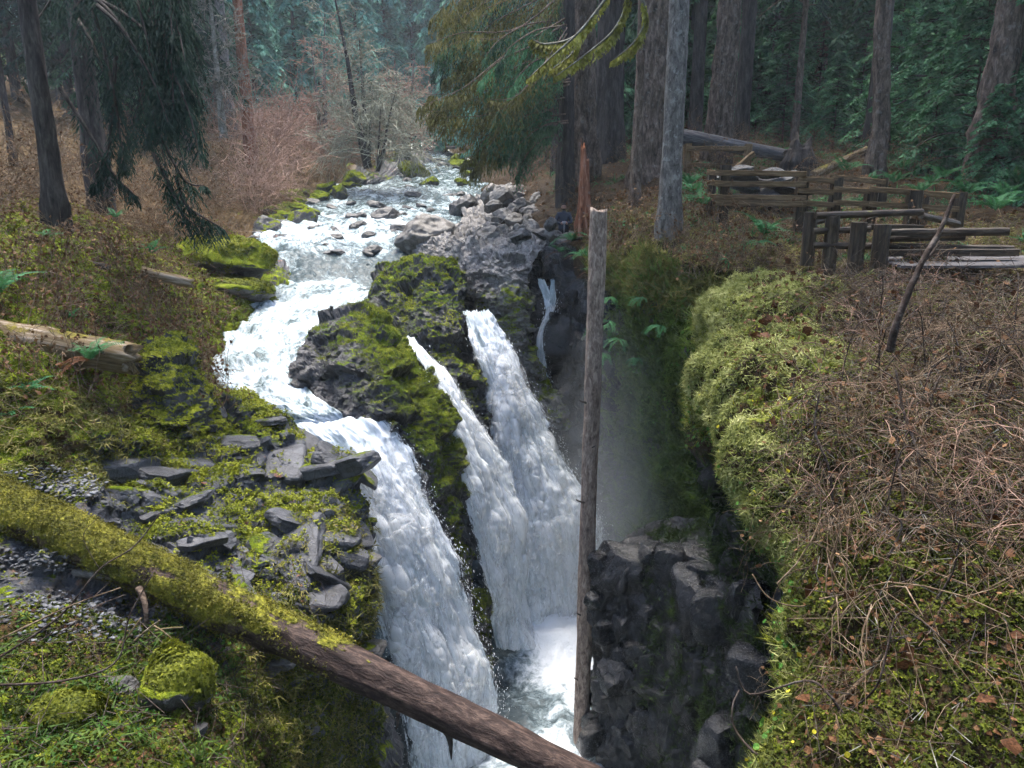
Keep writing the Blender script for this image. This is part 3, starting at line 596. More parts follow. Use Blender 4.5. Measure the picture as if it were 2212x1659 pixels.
M_moss_leaf = leaf_mat('moss_tufts', (.03, .045, .006), (.13, .155, .016), (.30, .32, .035), scale=2.0)
M_moss_pale = leaf_mat('pale_moss_tufts', (.08, .10, .025), (.24, .26, .08), (.48, .48, .22), scale=2.2)
M_grass = leaf_mat('grass_blades', (.035, .04, .01), (.12, .12, .03), (.28, .24, .09), scale=2.5)
M_leaf_dead = leaf_mat('dead_leaves', (.035, .016, .008), (.12, .06, .028), (.28, .17, .09), scale=6, trans=.1)
M_leaf_green = leaf_mat('round_green_leaves', (.02, .065, .012), (.05, .145, .025), (.14, .27, .05), scale=5)
M_leaf_yellow = leaf_mat('yellow_leaves', (.25, .22, .02), (.42, .38, .03), (.55, .5, .08), scale=5)

# ------------------------------------------------------------------ trunks and logs
def trunk_arrays(H, r0, r1, sides=36, step=.16, flare=.5, ridge=.05, seed=0, lean=(0, 0), lobes=5, curve=None, zmin=-.5):
    n = max(6, int((H - zmin) / step)); z = np.linspace(zmin, H, n); th = np.linspace(0, 2 * math.pi, sides, endpoint=False)
    Z, T = np.meshgrid(z, th, indexing='ij'); f = np.clip(Z, 0, H) / H; R = r0 + (r1 - r0) * f ** .8
    R = R * (1 + flare * np.exp(-np.clip(Z, 0, 99) / (1.6 * r0 + .1)) * (.6 + .55 * np.cos(lobes * T + seed) + .25 * np.cos((lobes + 2) * T + 2 * seed)))
    q = np.stack([np.cos(T) * r0 * 7, np.sin(T) * r0 * 7, Z * 1.1], -1)
    R = R * (1 + ridge * 1.6 * (1 - 2 * np.abs(vnoise(q + seed * 7.1, seed))) + ridge * .7 * vnoise(q * np.array([2.2, 2.2, 2.5]) + seed, seed + 1)) + .03 * r0 * vnoise(q * .25, seed + 2)
    cx = lean[0] * Z + (curve(Z)[0] if curve else 0); cyy = lean[1] * Z + (curve(Z)[1] if curve else 0)
    V = np.stack([cx + R * np.cos(T), cyy + R * np.sin(T), Z], -1).reshape(-1, 3)
    i = np.arange(n - 1)[:, None] * sides; j = np.arange(sides)[None]; k = (j + 1) % sides
    F = np.stack([i + j, i + k, i + sides + k, i + sides + j], -1).reshape(-1, 4)
    jj = np.arange(sides); e = (n - 1) * sides; c = np.array([[cx[-1, 0], cyy[-1, 0], H]]) if hasattr(cx, 'shape') else np.array([[0, 0, H]])
    F = np.concatenate([F, np.stack([e + jj, e + (jj + 1) % sides, np.full(sides, len(V)), np.full(sides, len(V))], -1)])
    return np.concatenate([V, c]), F
def log(name, p0, p1, r0, r1, mat, label, cat='log', sides=36, bend=0.0, ridge=.05, seed=0, moss=None, jag=0.0, step=.07):
    p0, p1 = np.array(p0, float), np.array(p1, float); L = np.linalg.norm(p1 - p0); n = int(L / step); z = np.linspace(0, L, n); th = np.linspace(0, 2 * math.pi, sides, endpoint=False)
    Z, T = np.meshgrid(z, th, indexing='ij'); R = r0 + (r1 - r0) * Z / L
    q = np.stack([np.cos(T) * r0 * 6, np.sin(T) * r0 * 6, Z * .9], -1)
    R = R * (1 + ridge * (1 - 2 * np.abs(vnoise(q + seed, seed))) + ridge * .6 * fbm(q * np.array([2, 2, 3.0]), 2, seed + 4) + .05 * vnoise(q * .3, seed + 9))
    ms = moss(Z, T) if moss else Z * 0
    R = R + np.clip(ms - .35, 0, 1) * (.03 + .05 * np.abs(fbm(np.stack([np.cos(T) * r0 * 5, np.sin(T) * r0 * 5, Z * 5], -1), 3, seed + 5)))
    Zj = Z + jag * vnoise(np.stack([np.cos(T) * 3, np.sin(T) * 3, T * 0 + seed], -1), 3) * ((Z > L - .01) + 0.0) - jag * vnoise(np.stack([np.cos(T) * 3, np.sin(T) * 3, T * 0 + seed + 9], -1), 5) * ((Z < .01) + 0.0)
    b = bend * np.sin(math.pi * Z / L)
    V = np.stack([R * np.cos(T) + b, R * np.sin(T), Zj], -1).reshape(-1, 3)
    i = np.arange(n - 1)[:, None] * sides; j = np.arange(sides)[None]; k = (j + 1) % sides
    F = np.stack([i + j, i + k, i + sides + k, i + sides + j], -1).reshape(-1, 4); jj = np.arange(sides); e = (n - 1) * sides; m = len(V)
    V = np.concatenate([V, [[0, 0, .03], [0, 0, L - .03]]]); kk = (jj + 1) % sides
    F = np.concatenate([F, np.stack([kk, jj, np.full(sides, m), np.full(sides, m)], -1), np.stack([e + jj, e + kk, np.full(sides, m + 1), np.full(sides, m + 1)], -1)])
    rot = Vector(p1 - p0).to_track_quat('Z', 'X' if abs(p1[2] - p0[2]) < .7 * L else 'Y')
    root = empty(name, p0, label, cat); root.rotation_mode = 'QUATERNION'; root.rotation_quaternion = rot
    at = {'moss': np.concatenate([ms.ravel(), [0, 0]])}
    o = mesh('trunk', V, F, mat, root, True, at)
    Mw = np.array(rot.to_matrix()); W = V @ Mw.T + p0
    return root, o, W[:n * sides].reshape(n, sides, 3), ms, Mw
def to_local(root_rot, p0, W): return (np.asarray(W) - np.asarray(p0)) @ root_rot
def twig_part(name, pts, r, root, p0, Mw, mat, sides=7):
    V, F = tube(spline(pts, 14), np.linspace(r[0], r[1], 14), sides); V = V + np.random.default_rng(len(pts)).normal(0, r[1] * .1, V.shape)
    return mesh(name, (V - np.asarray(p0)) @ Mw, F, mat, root)

# moss tuft shape: a few short leaning blades
def tuft_shape(nb=5, w=.35, seed=1, droop=.5):
    r = np.random.default_rng(seed); V, F = [], []
    for k in range(nb):
        a = r.random() * 6.283; d = np.array([math.cos(a), math.sin(a), 0]); s = np.array([-d[1], d[0], 0]) * w * .5; o = d * .2 * r.random()
        l = .6 + .6 * r.random(); mid = o + d * .35 * l + np.array([0, 0, .6 * l]); tip = o + d * (.6 + droop) * l + np.array([0, 0, (.9 - droop * .6) * l])
        b = len(V); V += [o - s * .6, mid + s, tip, mid - s]; F += [[b, b + 1, b + 3], [b + 1, b + 2, b + 3]]
    return np.array(V), np.array(F)
TUFT = tuft_shape(4, .5, 1); TUFT_LONG = tuft_shape(4, .16, 2, .8); TUFT_HANG = tuft_shape(4, .18, 3, 1.6)

P0, P1 = np.array(P(-260, 978, 10.9)), np.array(P(1430, 1765, 7.9))
def diag_moss(Z, T):
    L = np.linalg.norm(P1 - P0); f = Z / L; n = fbm(np.stack([np.cos(T) * 1.5, np.sin(T) * 1.5, Z * 1.2], -1), 3, 77)
    return np.clip(1.0 - smooth01(f + .16 * n, .44, .72) * .95 - .25 * np.abs(n), 0, 1)
droot, dlog, dW, dms, dM = log('fallen_log', P0, P1, .335, .20, M_log_moss, 'thick moss-covered fallen log slanting across the gorge over the slate shelf', moss=diag_moss, ridge=.07, seed=3, sides=48, step=.06, bend=.10)
r_ = np.random.default_rng(5)
nrm = dW - dW.mean(1, keepdims=True); nrm /= np.linalg.norm(nrm, axis=-1, keepdims=True)
wgt = (np.clip(dms - .3, 0, 1) * (.35 + np.clip(nrm[..., 2] + .35, 0, 2))).ravel(); ii = r_.choice(dW.shape[0] * dW.shape[1], 26000, p=wgt / wgt.sum())
pp = dW.reshape(-1, 3)[ii] + r_.normal(0, .025, (26000, 3)); nn = nrm.reshape(-1, 3)[ii]
Vt, Ft = stamp(*TUFT, pp, nn * .8 + np.array([0, 0, .15]) + r_.normal(0, .35, nn.shape), .012 + .03 * r_.random(26000) ** 2, r_)
tag(mesh('moss_cushion', (Vt - P0) @ dM, Ft, leaf_mat('log_moss_tufts', (.04, .042, .008), (.125, .118, .02), (.30, .275, .045), scale=3.0), droot), kind='stuff')
twig_part('branch_stub', [P(285,1246,9.6), P(200,1240,9.7), P(100,1232,9.8), P(0,1224,9.9), P(-120,1215,10)], (.075, .055), droot, P0, dM, M_bark_grey)
twig_part('branch_stub', [P(300,1270,9.35), P(312,1300,9.2), P(316,1340,9.1), P(310,1372,9.1)], (.05, .02), droot, P0, dM, M_bark)
twig_part('branch_stub', [P(965,1575,8.6), P(972,1600,8.55), P(975,1640,8.55)], (.07, .008), droot, P0, dM, M_bark_dark)
twig_part('branch_stub', [P(860,1540,8.9), P(858,1565,8.85), P(856,1575,8.85)], (.03, .008), droot, P0, dM, M_bark_dark)

S0, S1 = np.array(P(1254, 1640, 15.9)), np.array(P(1293, 452, 15.9))
sroot, sl, sW, _, sM = log('standing_log', S0, S1, .175, .175, M_log_pole, 'tall bare log standing upright in the plunge pool against the cliff', ridge=.08, seed=8, sides=26, jag=.07, bend=.06)
for k, (px, py, dx) in enumerate(((1262,1085,-10),(1272,968,8),(1256,1470,-9),(1302,700,7),(1266,870,-8),(1270,1200,8),(1260,1330,-8))):
    twig_part('knot_stub', [P(px, py, 15.85), P(px + dx, py - 2, 15.8), P(px + 1.8 * dx, py - 6, 15.8)], (.03, .012), sroot, S0, sM, M_bark_dark)
L0, L1 = np.array(P(-420, 668, 13.2)), np.array(P(285, 775, 13.8))
log('fallen_log', L0, L1, .36, .29, M_log_pale, 'pale weathered fallen log half sunk in brush behind the ferns', seed=12, ridge=.06, jag=.2, bend=.05)
log('fallen_log', P(-30,532,17), P(238,578,17.6), .10, .07, M_bark_dark, 'thin dark fallen pole lying in the leaf litter', seed=13, sides=14, ridge=.08)
log('fallen_log', P(305,588,18.5), P(415,612,18.9), .15, .11, M_log_pale, 'short rotten log lying on the mossy bank', seed=14, sides=20, ridge=.1, jag=.1)
log('fallen_log', P(1440,290,31), P(1694,336,30), .30, .22, M_wood_grey, 'charred grey fallen trunk behind the rail fences', seed=15, sides=24, ridge=.08, jag=.2)
log('fallen_log', P(860,327,88), P(985,318,90), .22, .16, M_bark_dark, 'dark drift log lying across the far end of the river', seed=16, sides=12, step=.4)
log('fallen_log', P(1755,380,27), P(1872,322,28.5), .17, .10, M_log_pale, 'mossy leaning windfall resting against a thin tree', seed=17, sides=16)
# ------------------------------------------------------------------ foliage builders
ZUP = np.array([0, 0, 1.0])
def bough(pts, r0, twig_len, n_twig, n_leaf, leaf, width, hang, r, start=.12, fan=55, up=0.0):
    """a branch along pts with feathery side twigs -> stem arrays, leaf arrays"""
    c = spline(pts, 14); SV, SF = tube(c, np.linspace(r0, r0 * .15, 14), 4, False)
    s = np.sort(start + (1 - start) * r.random(n_twig)) ; k = s * 13; i = np.clip(k.astype(int), 0, 12); f = (k - i)[:, None]
    b = c[i] * (1 - f) + c[i + 1] * f; T = c[i + 1] - c[i]; T /= np.linalg.norm(T, axis=1, keepdims=True) + 1e-9
    S = np.cross(T, ZUP); S /= np.linalg.norm(S, axis=1, keepdims=True) + 1e-9
    sg = np.where(np.arange(n_twig) % 2 == 0, 1.0, -1.0)[:, None]; an = np.radians(fan * (1 - .45 * s) + r.normal(0, 8, n_twig))[:, None]
    d = T * np.cos(an) + S * sg * np.sin(an) - ZUP * (hang * (.5 + .8 * r.random((n_twig, 1)))) + ZUP * up; d /= np.linalg.norm(d, axis=1, keepdims=True)
    l = twig_len * (np.sin(np.clip((s - start) / (1 - start), 0, 1) * 2.6 + .5) * .9 + .15) * (.7 + .5 * r.random(n_twig))
    q = (np.arange(n_leaf) + .6) / n_leaf
    pos = b[:, None] + d[:, None] * (l[:, None] * q)[..., None] - ZUP * (hang * .7 * l[:, None] * q ** 2)[..., None]
    side = np.cross(d, ZUP); side /= np.linalg.norm(side, axis=1, keepdims=True) + 1e-9
    ls = np.where(np.arange(n_leaf) % 2 == 0, 1.0, -1.0); ld = d[:, None] * .75 + side[:, None] * (ls * .75)[None, :, None] - ZUP * hang * .5 + r.normal(0, .18, pos.shape)
    ld /= np.linalg.norm(ld, axis=-1, keepdims=True); L = leaf * (1.1 - .5 * q)[None, :] * (.7 + .6 * r.random((n_twig, n_leaf)))
    w = np.cross(ld, ZUP + r.normal(0, .4, ld.shape)); w /= np.linalg.norm(w, axis=-1, keepdims=True) + 1e-9
    a0 = pos; a1 = pos + ld * (L * .45)[..., None] + w * (L * width)[..., None]; a2 = pos + ld * L[..., None] - ZUP * (L * hang * .3)[..., None]; a3 = pos + ld * (L * .45)[..., None] - w * (L * width)[..., None]
    LV = np.stack([a0, a1, a2, a3], 2).reshape(-1, 3); LF = np.arange(len(LV)).reshape(-1, 4)
    return SV, SF, LV, LF
def conifer(name, H, r0, crown0, spread, seed, mat, bark, n_br=110, hang=.35, pitch=.05, leaf=.24, width=.16, twigs=20, leaves=6, sides=14, flat=False, dead=0, label=None, cat='tree', group=None):
    r = np.random.default_rng(seed); root = empty(name, (0, 0, 0), label, cat, group)
    V, F = trunk_arrays(H, r0, r0 * .12, sides, .5, .35, .05, seed); mesh('trunk', V, F, bark, root)
    st, lf = MB(), MB()
    for k in range(n_br):
        f = (k + r.random()) / n_br; z = crown0 + (H - crown0) * f ** .9; L = spread * ((1 - f) ** .75 * .95 + .06) * (.65 + .5 * r.random()); a = k * 2.4 + r.normal(0, .4)
        dx, dy = math.cos(a), math.sin(a); dr = (hang * .55 + pitch) * L
        pts = [(0, 0, z), (dx * L * .35, dy * L * .35, z + (.10 if not flat else .04) * L), (dx * L * .7, dy * L * .7, z - dr * .4), (dx * L, dy * L, z - dr * (1.2 + .4 * r.random()))]
        SV, SF, LV, LF = bough(pts, .02 + .012 * L, .30 * L + .15, twigs, leaves, leaf, width, hang, r); st.add(SV, SF); lf.add(LV, LF)
    cr = lf.build('crown', mat, root, False); tag(st.build('branches', bark, cr), kind='stuff')
    if dead:
        db = MB()
        for k in range(dead):
            z = crown0 * (.15 + .85 * r.random()); a = r.random() * 6.28; L = .5 + 1.5 * r.random(); dx, dy = math.cos(a), math.sin(a)
            db.add(*tube(spline([(0, 0, z), (dx * L * .5, dy * L * .5, z + .1 * L), (dx * L, dy * L, z - .25 * L * r.random())], 6), np.linspace(.03, .006, 6), 4, False))
        tag(db.build('dead_branches', M_twig_dark, root), kind='stuff')
    return root
def ground_z(p, x, y):
    g = p.G.reshape(-1, 3); return float(g[np.argmin((g[:, 0] - x) ** 2 + (g[:, 1] - y) ** 2), 2])
def plant(o, px, py, d, surf=None, rz=None, sc=1.0, r=rng):
    q = P(px, py, d); z = ground_z(surf, q[0], q[1]) if surf is not None else q[2]
    o.location = (q[0], q[1], z - .05); o.rotation_euler = (0, 0, r.random() * 6.28 if rz is None else rz); o.scale = (sc, sc, sc * (.92 + .16 * r.random()))
    return o
# ---- forest prototypes and their copies
protos = {
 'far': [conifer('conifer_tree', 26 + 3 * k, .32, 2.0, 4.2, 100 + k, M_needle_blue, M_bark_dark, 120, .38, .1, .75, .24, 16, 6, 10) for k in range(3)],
 'mid': [conifer('conifer_tree', 20 + 3 * k, .30, 1.5 + 2.0 * k, 3.4, 110 + k, (M_needle, M_needle_dark, M_needle)[k], M_bark_dark, 120, .4, .1, .42, .20, 20, 7, 12, dead=14) for k in range(3)],
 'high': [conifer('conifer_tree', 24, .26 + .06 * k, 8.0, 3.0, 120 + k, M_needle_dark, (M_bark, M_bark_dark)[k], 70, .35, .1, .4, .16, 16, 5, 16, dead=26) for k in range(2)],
 'young': [conifer('young_hemlock', 6.0 + 1.5 * k, .07, .4, 2.3, 130 + k, M_needle_bright, M_bark_dark, 64, .16, .14, .24, .2, 22, 7, 8, flat=True) for k in range(3)]}
used = set()
def put(kind, k, px, py, d, surf, label, group, sc=1.0, name=None):
    pr = protos[kind][k % len(protos[kind])]
    o = copy_tree(pr) if id(pr) in used else pr
    used.add(id(pr)); plant(o, px, py, d, surf, None, sc); tag(o, label, 'tree', group); return o
rt = np.random.default_rng(21)
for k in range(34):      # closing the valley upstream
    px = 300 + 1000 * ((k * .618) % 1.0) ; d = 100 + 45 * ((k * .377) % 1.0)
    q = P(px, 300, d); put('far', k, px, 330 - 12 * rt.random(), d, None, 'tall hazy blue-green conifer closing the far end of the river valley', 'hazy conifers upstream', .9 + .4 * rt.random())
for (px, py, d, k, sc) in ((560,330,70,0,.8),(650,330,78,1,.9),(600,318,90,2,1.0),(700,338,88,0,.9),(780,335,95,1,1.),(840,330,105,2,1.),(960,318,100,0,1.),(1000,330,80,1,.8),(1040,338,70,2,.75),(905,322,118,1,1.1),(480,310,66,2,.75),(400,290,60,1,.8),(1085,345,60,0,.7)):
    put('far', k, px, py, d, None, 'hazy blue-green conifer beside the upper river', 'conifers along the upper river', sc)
for k in range(20):      # left hillside
    d = 42 + 30 * rt.random(); px = -500 + 900 * rt.random() + (d - 42) * 6
    put('mid', k, px, 250, d, left, 'dark conifer on the brushy left hillside', 'conifers on the left hillside', .8 + .5 * rt.random())
for k in range(46):      # right forest
    d = 40 + 34 * rt.random() ** .8; px = 1230 + 1350 * ((k * .618) % 1.0)
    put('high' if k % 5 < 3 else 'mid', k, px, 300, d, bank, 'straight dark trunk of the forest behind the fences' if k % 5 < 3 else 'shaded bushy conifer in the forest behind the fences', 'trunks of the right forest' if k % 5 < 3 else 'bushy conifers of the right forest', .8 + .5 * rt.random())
for (px, py, d, k, sc) in ((1990,330,31,0,1.1),(2090,350,27,1,1.0),(2230,360,25,2,1.2),(1920,310,36,1,1.0),(1800,300,38,0,.8),(1690,296,42,2,.8),(1630,296,44,1,.75),(2160,340,33,0,1.3),(2330,400,23,1,1.1),(1760,300,46,2,1.0),(1850,300,44,0,1.2),(2060,320,40,2,1.4),(1480,315,44,1,.7),(2010,345,29,2,.6),(2140,380,24,0,.55),(1180,350,44,2,.8)):
    put('young', k, px, py, d, bank, ('small' if sc < .85 else 'tall' if sc > 1.15 else 'middling') + ' young hemlock with flat layered bright green branches ' + ('near the rough trunk' if px > 2040 else 'beside the thin curved tree' if px > 1830 else 'beyond the charred fallen trunk' if px > 1300 else 'above the mossy right shore'), 'young hemlocks of the right bank', sc)

# ---- single trunks that stand out on the right bank
def big_tree(px, py, d, r0, H, bark, label, seed, lean=(0, 0), flare=.5, ridge=.05, curve=None, crown=True, name='tree'):
    q = P(px, py, d); root = empty(name, q, label, 'tree'); V, F = trunk_arrays(H, r0, r0 * .55, 56 if r0 > .3 else 36, .12, flare, ridge, seed, lean, 5, curve, -2.6); mesh('trunk', V, F, bark, root)
    if crown:
        r = np.random.default_rng(seed); st, lf = MB(), MB()
        for k in range(26):
            z = H * (.62 + .4 * r.random()); L = 2.2 + 1.6 * r.random(); a = k * 2.4; dx, dy = math.cos(a), math.sin(a); x0, y0 = lean[0] * z, lean[1] * z
            A = bough([(x0, y0, z), (x0 + dx * L * .5, y0 + dy * L * .5, z), (x0 + dx * L, y0 + dy * L, z - .3 * L)], .05, 1.0, 16, 5, .4, .16, .4, r); st.add(*A[:2]); lf.add(*A[2:])
        cr = lf.build('crown', M_needle_dark, root, False); tag(st.build('branches', bark, cr), kind='stuff')
    return root
big_tree(1445,482,20.3,.285,16, M_bark_grey, 'slender grey trunk at the cliff edge left of the lookout fence', 31, (.0, 0), .25, .04)
big_tree(1398,394,28,.50,19, M_bark, 'thick furrowed trunk flaring at its base behind the slender grey trunk', 32, (.012, 0), .55, .12)
big_tree(1254,348,31.5,.50,19, M_bark, 'broad brown trunk standing above the rocks and broken stump', 33, (0, 0), .4, .12)
big_tree(1312,330,36,.66,20, M_bark_dark, 'massive dark trunk between two furrowed trunks', 34, (0, 0), .35, .06)
big_tree(1205,352,37,.30,18, M_bark_dark, 'dark trunk half hidden behind the mossy boughs', 35, (0, 0), .2, .05)
big_tree(1552,312,32,.46,18, M_bark, 'mottled mossy trunk rising beside the charred fallen trunk', 36, (.022, 0), .3, .12)
big_tree(1600,300,38,.36,18, M_bark_dark, 'shaded trunk just behind the mottled mossy trunk', 37, (0, 0), .2, .05)
big_tree(1892,350,27,.26,17, M_bark, 'thin curved brown tree with leaning windfall at its foot', 38, (0, 0), .3, .12, lambda z: (.10 * np.sin(z * .55) - .12 * np.clip(z - 1, 0, 3), 0 * z))
big_tree(2145,255,25,.42,15, M_bark, 'broad rough trunk among the young hemlocks', 39, (.03, 0), .3, .12)
big_tree(1885,290,34,.34,17, M_bark_dark, 'straight dark trunk behind the thin curved tree', 40, (0, 0), .2, .05)
big_tree(1500,300,42,.35,18, M_bark_dark, 'tall dark trunk in the shade left of the mottled trunk', 41, (0, 0), .2, .05)
big_tree(1760,285,48,.36,19, M_bark, 'tall pale-topped trunk deep in the right forest', 42, (.008, 0), .2, .05)
big_tree(1655,290,47,.30,18, M_bark_dark, 'slim shaded trunk deep in the forest beyond the far fence', 43, (0, 0), .2, .05)
# left side
big_tree(120,440,18.5,.235,9, M_bark_dark, 'dark straight trunk on the left slope under the drooping hemlock', 44, (0, 0), .3, .06, crown=False)
big_tree(488,262,56,.62,22, M_bark_grey, 'pale hazy grey trunk beside the red snag', 45, (-.0, 0), .2, .05)
big_tree(540,308,46,.34,14, M_bark_red, 'reddish bare snag among the bare brush upstream', 46, (-.012, 0), .15, .05, crown=False, name='snag')
big_tree(26,330,30,.13,12, M_bark_dark, 'thin dark trunk at the edge of the left hillside', 47, (0, 0), .2, .05, crown=False)

# ---- the drooping hemlock on the left: boughs hang from above
def hung_tree(name, base, H, r0, lean, bark, specs, leafmat, label, seed, kw, stem=None):
    r = np.random.default_rng(seed); root = empty(name, base, label, 'tree'); V, F = trunk_arrays(H, r0, r0 * .5, 30, .2, .3, .05, seed, lean, 5, None, -2.6); mesh('trunk', V, F, bark, root)
    base = np.array(base)
    for pts, tl, nt, mt in specs:
        A = bough([np.array(p) - base for p in pts], kw.get('r', .05), tl, nt, kw['leaves'], kw['leaf'], kw['width'], kw['hang'], r, .1, kw.get('fan', 50))
        b = mesh('branch', *A[:2], stem or bark, root); mesh('foliage', *A[2:], mt or leafmat, b, False)
    return root
sp = []
rs = np.random.default_rng(77)
hb = P(205, 330, 23)
for k in range(54):
    x0 = 150 + 230 * rs.random(); y0 = -260 + 330 * rs.random() * (1 if k % 3 else 1.5); dd = 15.5 + 5 * rs.random(); run = 60 + 170 * rs.random(); fall_ = 150 + 230 * rs.random()
    x1, y1 = x0 + run * .9, y0 + fall_
    if k % 9 == 0: x1, y1, dd = x0 - 100, y0 + fall_ * .8, dd + 1
    if y1 > 470 - .35 * abs(x1 - 330): y1 = 470 - .35 * abs(x1 - 330) - 40 * rs.random()
    x1 = min(x1, 330 + 110 * rs.random()); run = x1 - x0
    sp.append(([P(x0, y0, dd + .5), P(x0 + run * .35, y0 + fall_ * .2, dd + .2), P(x0 + run * .75, y0 + fall_ * .6, dd), P(x1, y1, dd - .3)], .85, 44, None))
for (a, b, c, d_) in (((130,190),(200,300),(240,370),(290,420)), ((250,120),(240,260),(232,330),(200,400)), ((300,160),(350,300),(400,390),(440,400)), ((330,330),(370,410),(400,470),(455,500)), ((200,20),(240,170),(260,300),(262,360)), ((380,380),(400,440),(440,470),(480,492))):
    sp.append(([P(*a, 16.5), P(*b, 16.4), P(*c, 16.3), P(*d_, 16.2)], .55, 36, None))
hung_tree('hemlock_tree', hb, 14, .3, (0, 0), M_bark_dark, sp, M_needle_dark, 'dark drooping hemlock with long hanging boughs over the left slope', 78, dict(leaves=12, leaf=.16, width=.12, hang=.75))

# ---- mossy boughs hanging over the river from the right bank
sp = []
mb = P(1222, 372, 30)
for (a, b, c, d_, dd) in (((1240,-40),(1120,60),(1000,70),(925,95),27),((1220,40),(1090,120),(1000,190),(905,230),26),((1230,100),(1120,180),(1010,200),(920,205),27),((1230,-60),(1060,0),(990,40),(960,20),29),
        ((1210,150),(1110,220),(1040,250),(935,250),26),((1230,170),(1130,210),(1060,300),(1000,350),26),((1215,-20),(1140,140),(1080,240),(1060,330),27),((1225,60),(1160,160),(1110,210),(1060,215),25),((1200,100),(1100,100),(1020,130),(960,170),29),((1215,-90),(1100,-60),(1000,-20),(930,40),28),((1220,-30),(1120,20),(1050,60),(990,140),28)):
    sp.append(([P(*a, dd + 2), P(*b, dd + .6), P(*c, dd), P(*d_, dd - .4)], 1.0, 90, M_moss_bough))
    sp.append(([P(a[0], a[1] + 12, dd + 2.2), P(b[0], b[1] + 14, dd + .8), P(c[0], c[1] + 16, dd + .3), P(d_[0] + 20, d_[1] + 22, dd)], .9, 60, M_needle if dd % 2 else M_moss_bough))
for k in range(34):
    x0, y0 = 1190 + 45 * rs.random(), 40 + 260 * rs.random(); dd = 25.5 + 4 * rs.random(); L = 70 + 120 * rs.random()
    sp.append(([P(x0, y0, dd + 1.5), P(x0 - L * .4, y0 + 10, dd + .6), P(x0 - L * .8, y0 + 45, dd), P(x0 - L, y0 + 85, dd - .2)], .75, 40, (M_needle_bright, M_needle, M_needle)[k % 3]))
for k in range(16):
    x0, y0 = 1000 + 200 * rs.random(), -60 + 130 * rs.random(); dd = 30 + 4 * rs.random()
    sp.append(([P(x0 + 60, y0 - 40, dd + 1.5), P(x0, y0, dd), P(x0 - 50, y0 + 60, dd), P(x0 - 70, y0 + 130, dd)], .8, 36, M_needle_dark))
hung_tree('hemlock_tree', mb, 15, .30, (0, 0), M_bark_dark, sp, M_needle, 'hemlock with olive moss-hung boughs reaching out over the rapids', 79, dict(leaves=9, leaf=.19, width=.14, hang=1.0, r=.03), stem=M_bark)
sp = []
for (pts, dd) in (([(1330,-30),(1260,60),(1195,120),(1140,170)],21),([(1375,-30),(1330,60),(1275,110),(1200,165)],21),([(1385,-10),(1395,40),(1370,90),(1325,130)],20.5),([(1360,-40),(1350,20),(1330,60),(1325,80)],21),([(1300,20),(1240,80),(1180,95),(1150,85)],22),([(1260,60),(1240,110),(1220,130),(1190,150)],21.4)):
    sp.append(([P(x, y, dd) for x, y in pts], .26, 110, M_moss_bright))
mroot = hung_tree('mossy_tree', P(1372, 430, 23.5), 12, .16, (0, 0), M_bark, sp, M_moss_bright, 'slim tree with bright yellow-green mossy bare boughs', 80, dict(leaves=6, leaf=.13, width=.28, hang=.9, fan=35), stem=M_twig_pale)

# ---- bare trees upstream
def grow(r, p, d, L, rad, depth, out, droop, split=3, curl=.25, minr=.004):
    n = 5; pts = [np.array(p, float)]; dd = np.array(d, float)
    for k in range(n):
        dd = dd + r.normal(0, curl, 3) * .5 - ZUP * droop * (k / n); dd /= np.linalg.norm(dd); pts.append(pts[-1] + dd * L / n)
    out.append((np.array(pts), rad, max(minr, rad * .55)))
    if depth > 0:
        for k in range(split):
            i = 2 + int(r.random() * 3.99); q = dd + r.normal(0, .75, 3); q /= np.linalg.norm(q); grow(r, pts[i], q, L * (.45 + .35 * r.random()), max(minr, rad * .5), depth - 1, out, droop, split, curl, minr)
def wood(segs, sides=4):
    mb_ = MB()
    for pts, a, b in segs: mb_.add(*tube(pts, np.linspace(a, b, len(pts)), sides if a > .02 else 3, False))
    return mb_
def bare_tree(px, py, d, H, label, seed, stems, mat, bark, droop=.10, nb=26, blen=.35, name='bare_tree'):
    r = np.random.default_rng(seed); q = np.array(P(px, py, d)); root = empty(name, q, label, 'tree'); tr, br = [], []
    for (dx, dy, h) in stems:
        c = spline([(0, 0, -.3), (dx * .35, dy * .35, h * .25), (dx * .6, dy * .5, h * .6), (dx, dy, h)], 16); tr.append((c, .025 * H * h / H + .03, .02))
        for k in range(nb):
            f = .18 + .8 * r.random(); b = c[int(f * 15)]; a = r.random() * 6.28; dv = np.array([math.cos(a), math.sin(a) * .7, .25 + .3 * r.random()]); dv /= np.linalg.norm(dv)
            grow(r, b, dv, blen * H * (1.05 - f) ** .6 * (.5 + .6 * r.random()), .035 * (1.2 - f), 2, br, droop, 4, .3, .014)
    t = wood(tr, 8).build('trunk', bark, root); wood(br).build('branches', mat, root); return root
M_alder = bark_mat('alder_lichen', ((.07, .07, .05), (.21, .215, .16), (.38, .385, .31)), stretch=1, scale=3)
bare_tree(795,352,47,9.5, 'lichened bare alder leaning beside the upper river', 51, ((-1.6,0,9.8),(.4,.3,4.2),(-.3,.6,7.0)), M_alder, M_bark_dark, .10, 40, .36)
bare_tree(815,358,45,5.2, 'low mossy bare alder drooping over the stony river edge', 52, ((1.2,0,4.0),(.4,-.4,3.2)), M_alder, M_bark_dark, .3, 18, .6)
bare_tree(482,285,42,7.5, 'slim dead tree with pale bare branches below the red snag', 53, ((-.1,0,8.5),), M_twig_pale, M_twig_pale, .05, 46, .35)
bare_tree(700,345,56,9.0, 'thin grey bare alder behind the pink brush', 54, ((.6,0,9.5),(-.5,.2,8)), M_twig_pink, M_bark_grey, .08, 30)
bare_tree(880,338,62,8.0, 'grey bare alder at the bend of the far river', 55, ((.8,0,7.5),(-.8,.2,7)), M_twig_pink, M_bark_grey, .14, 30, .45)

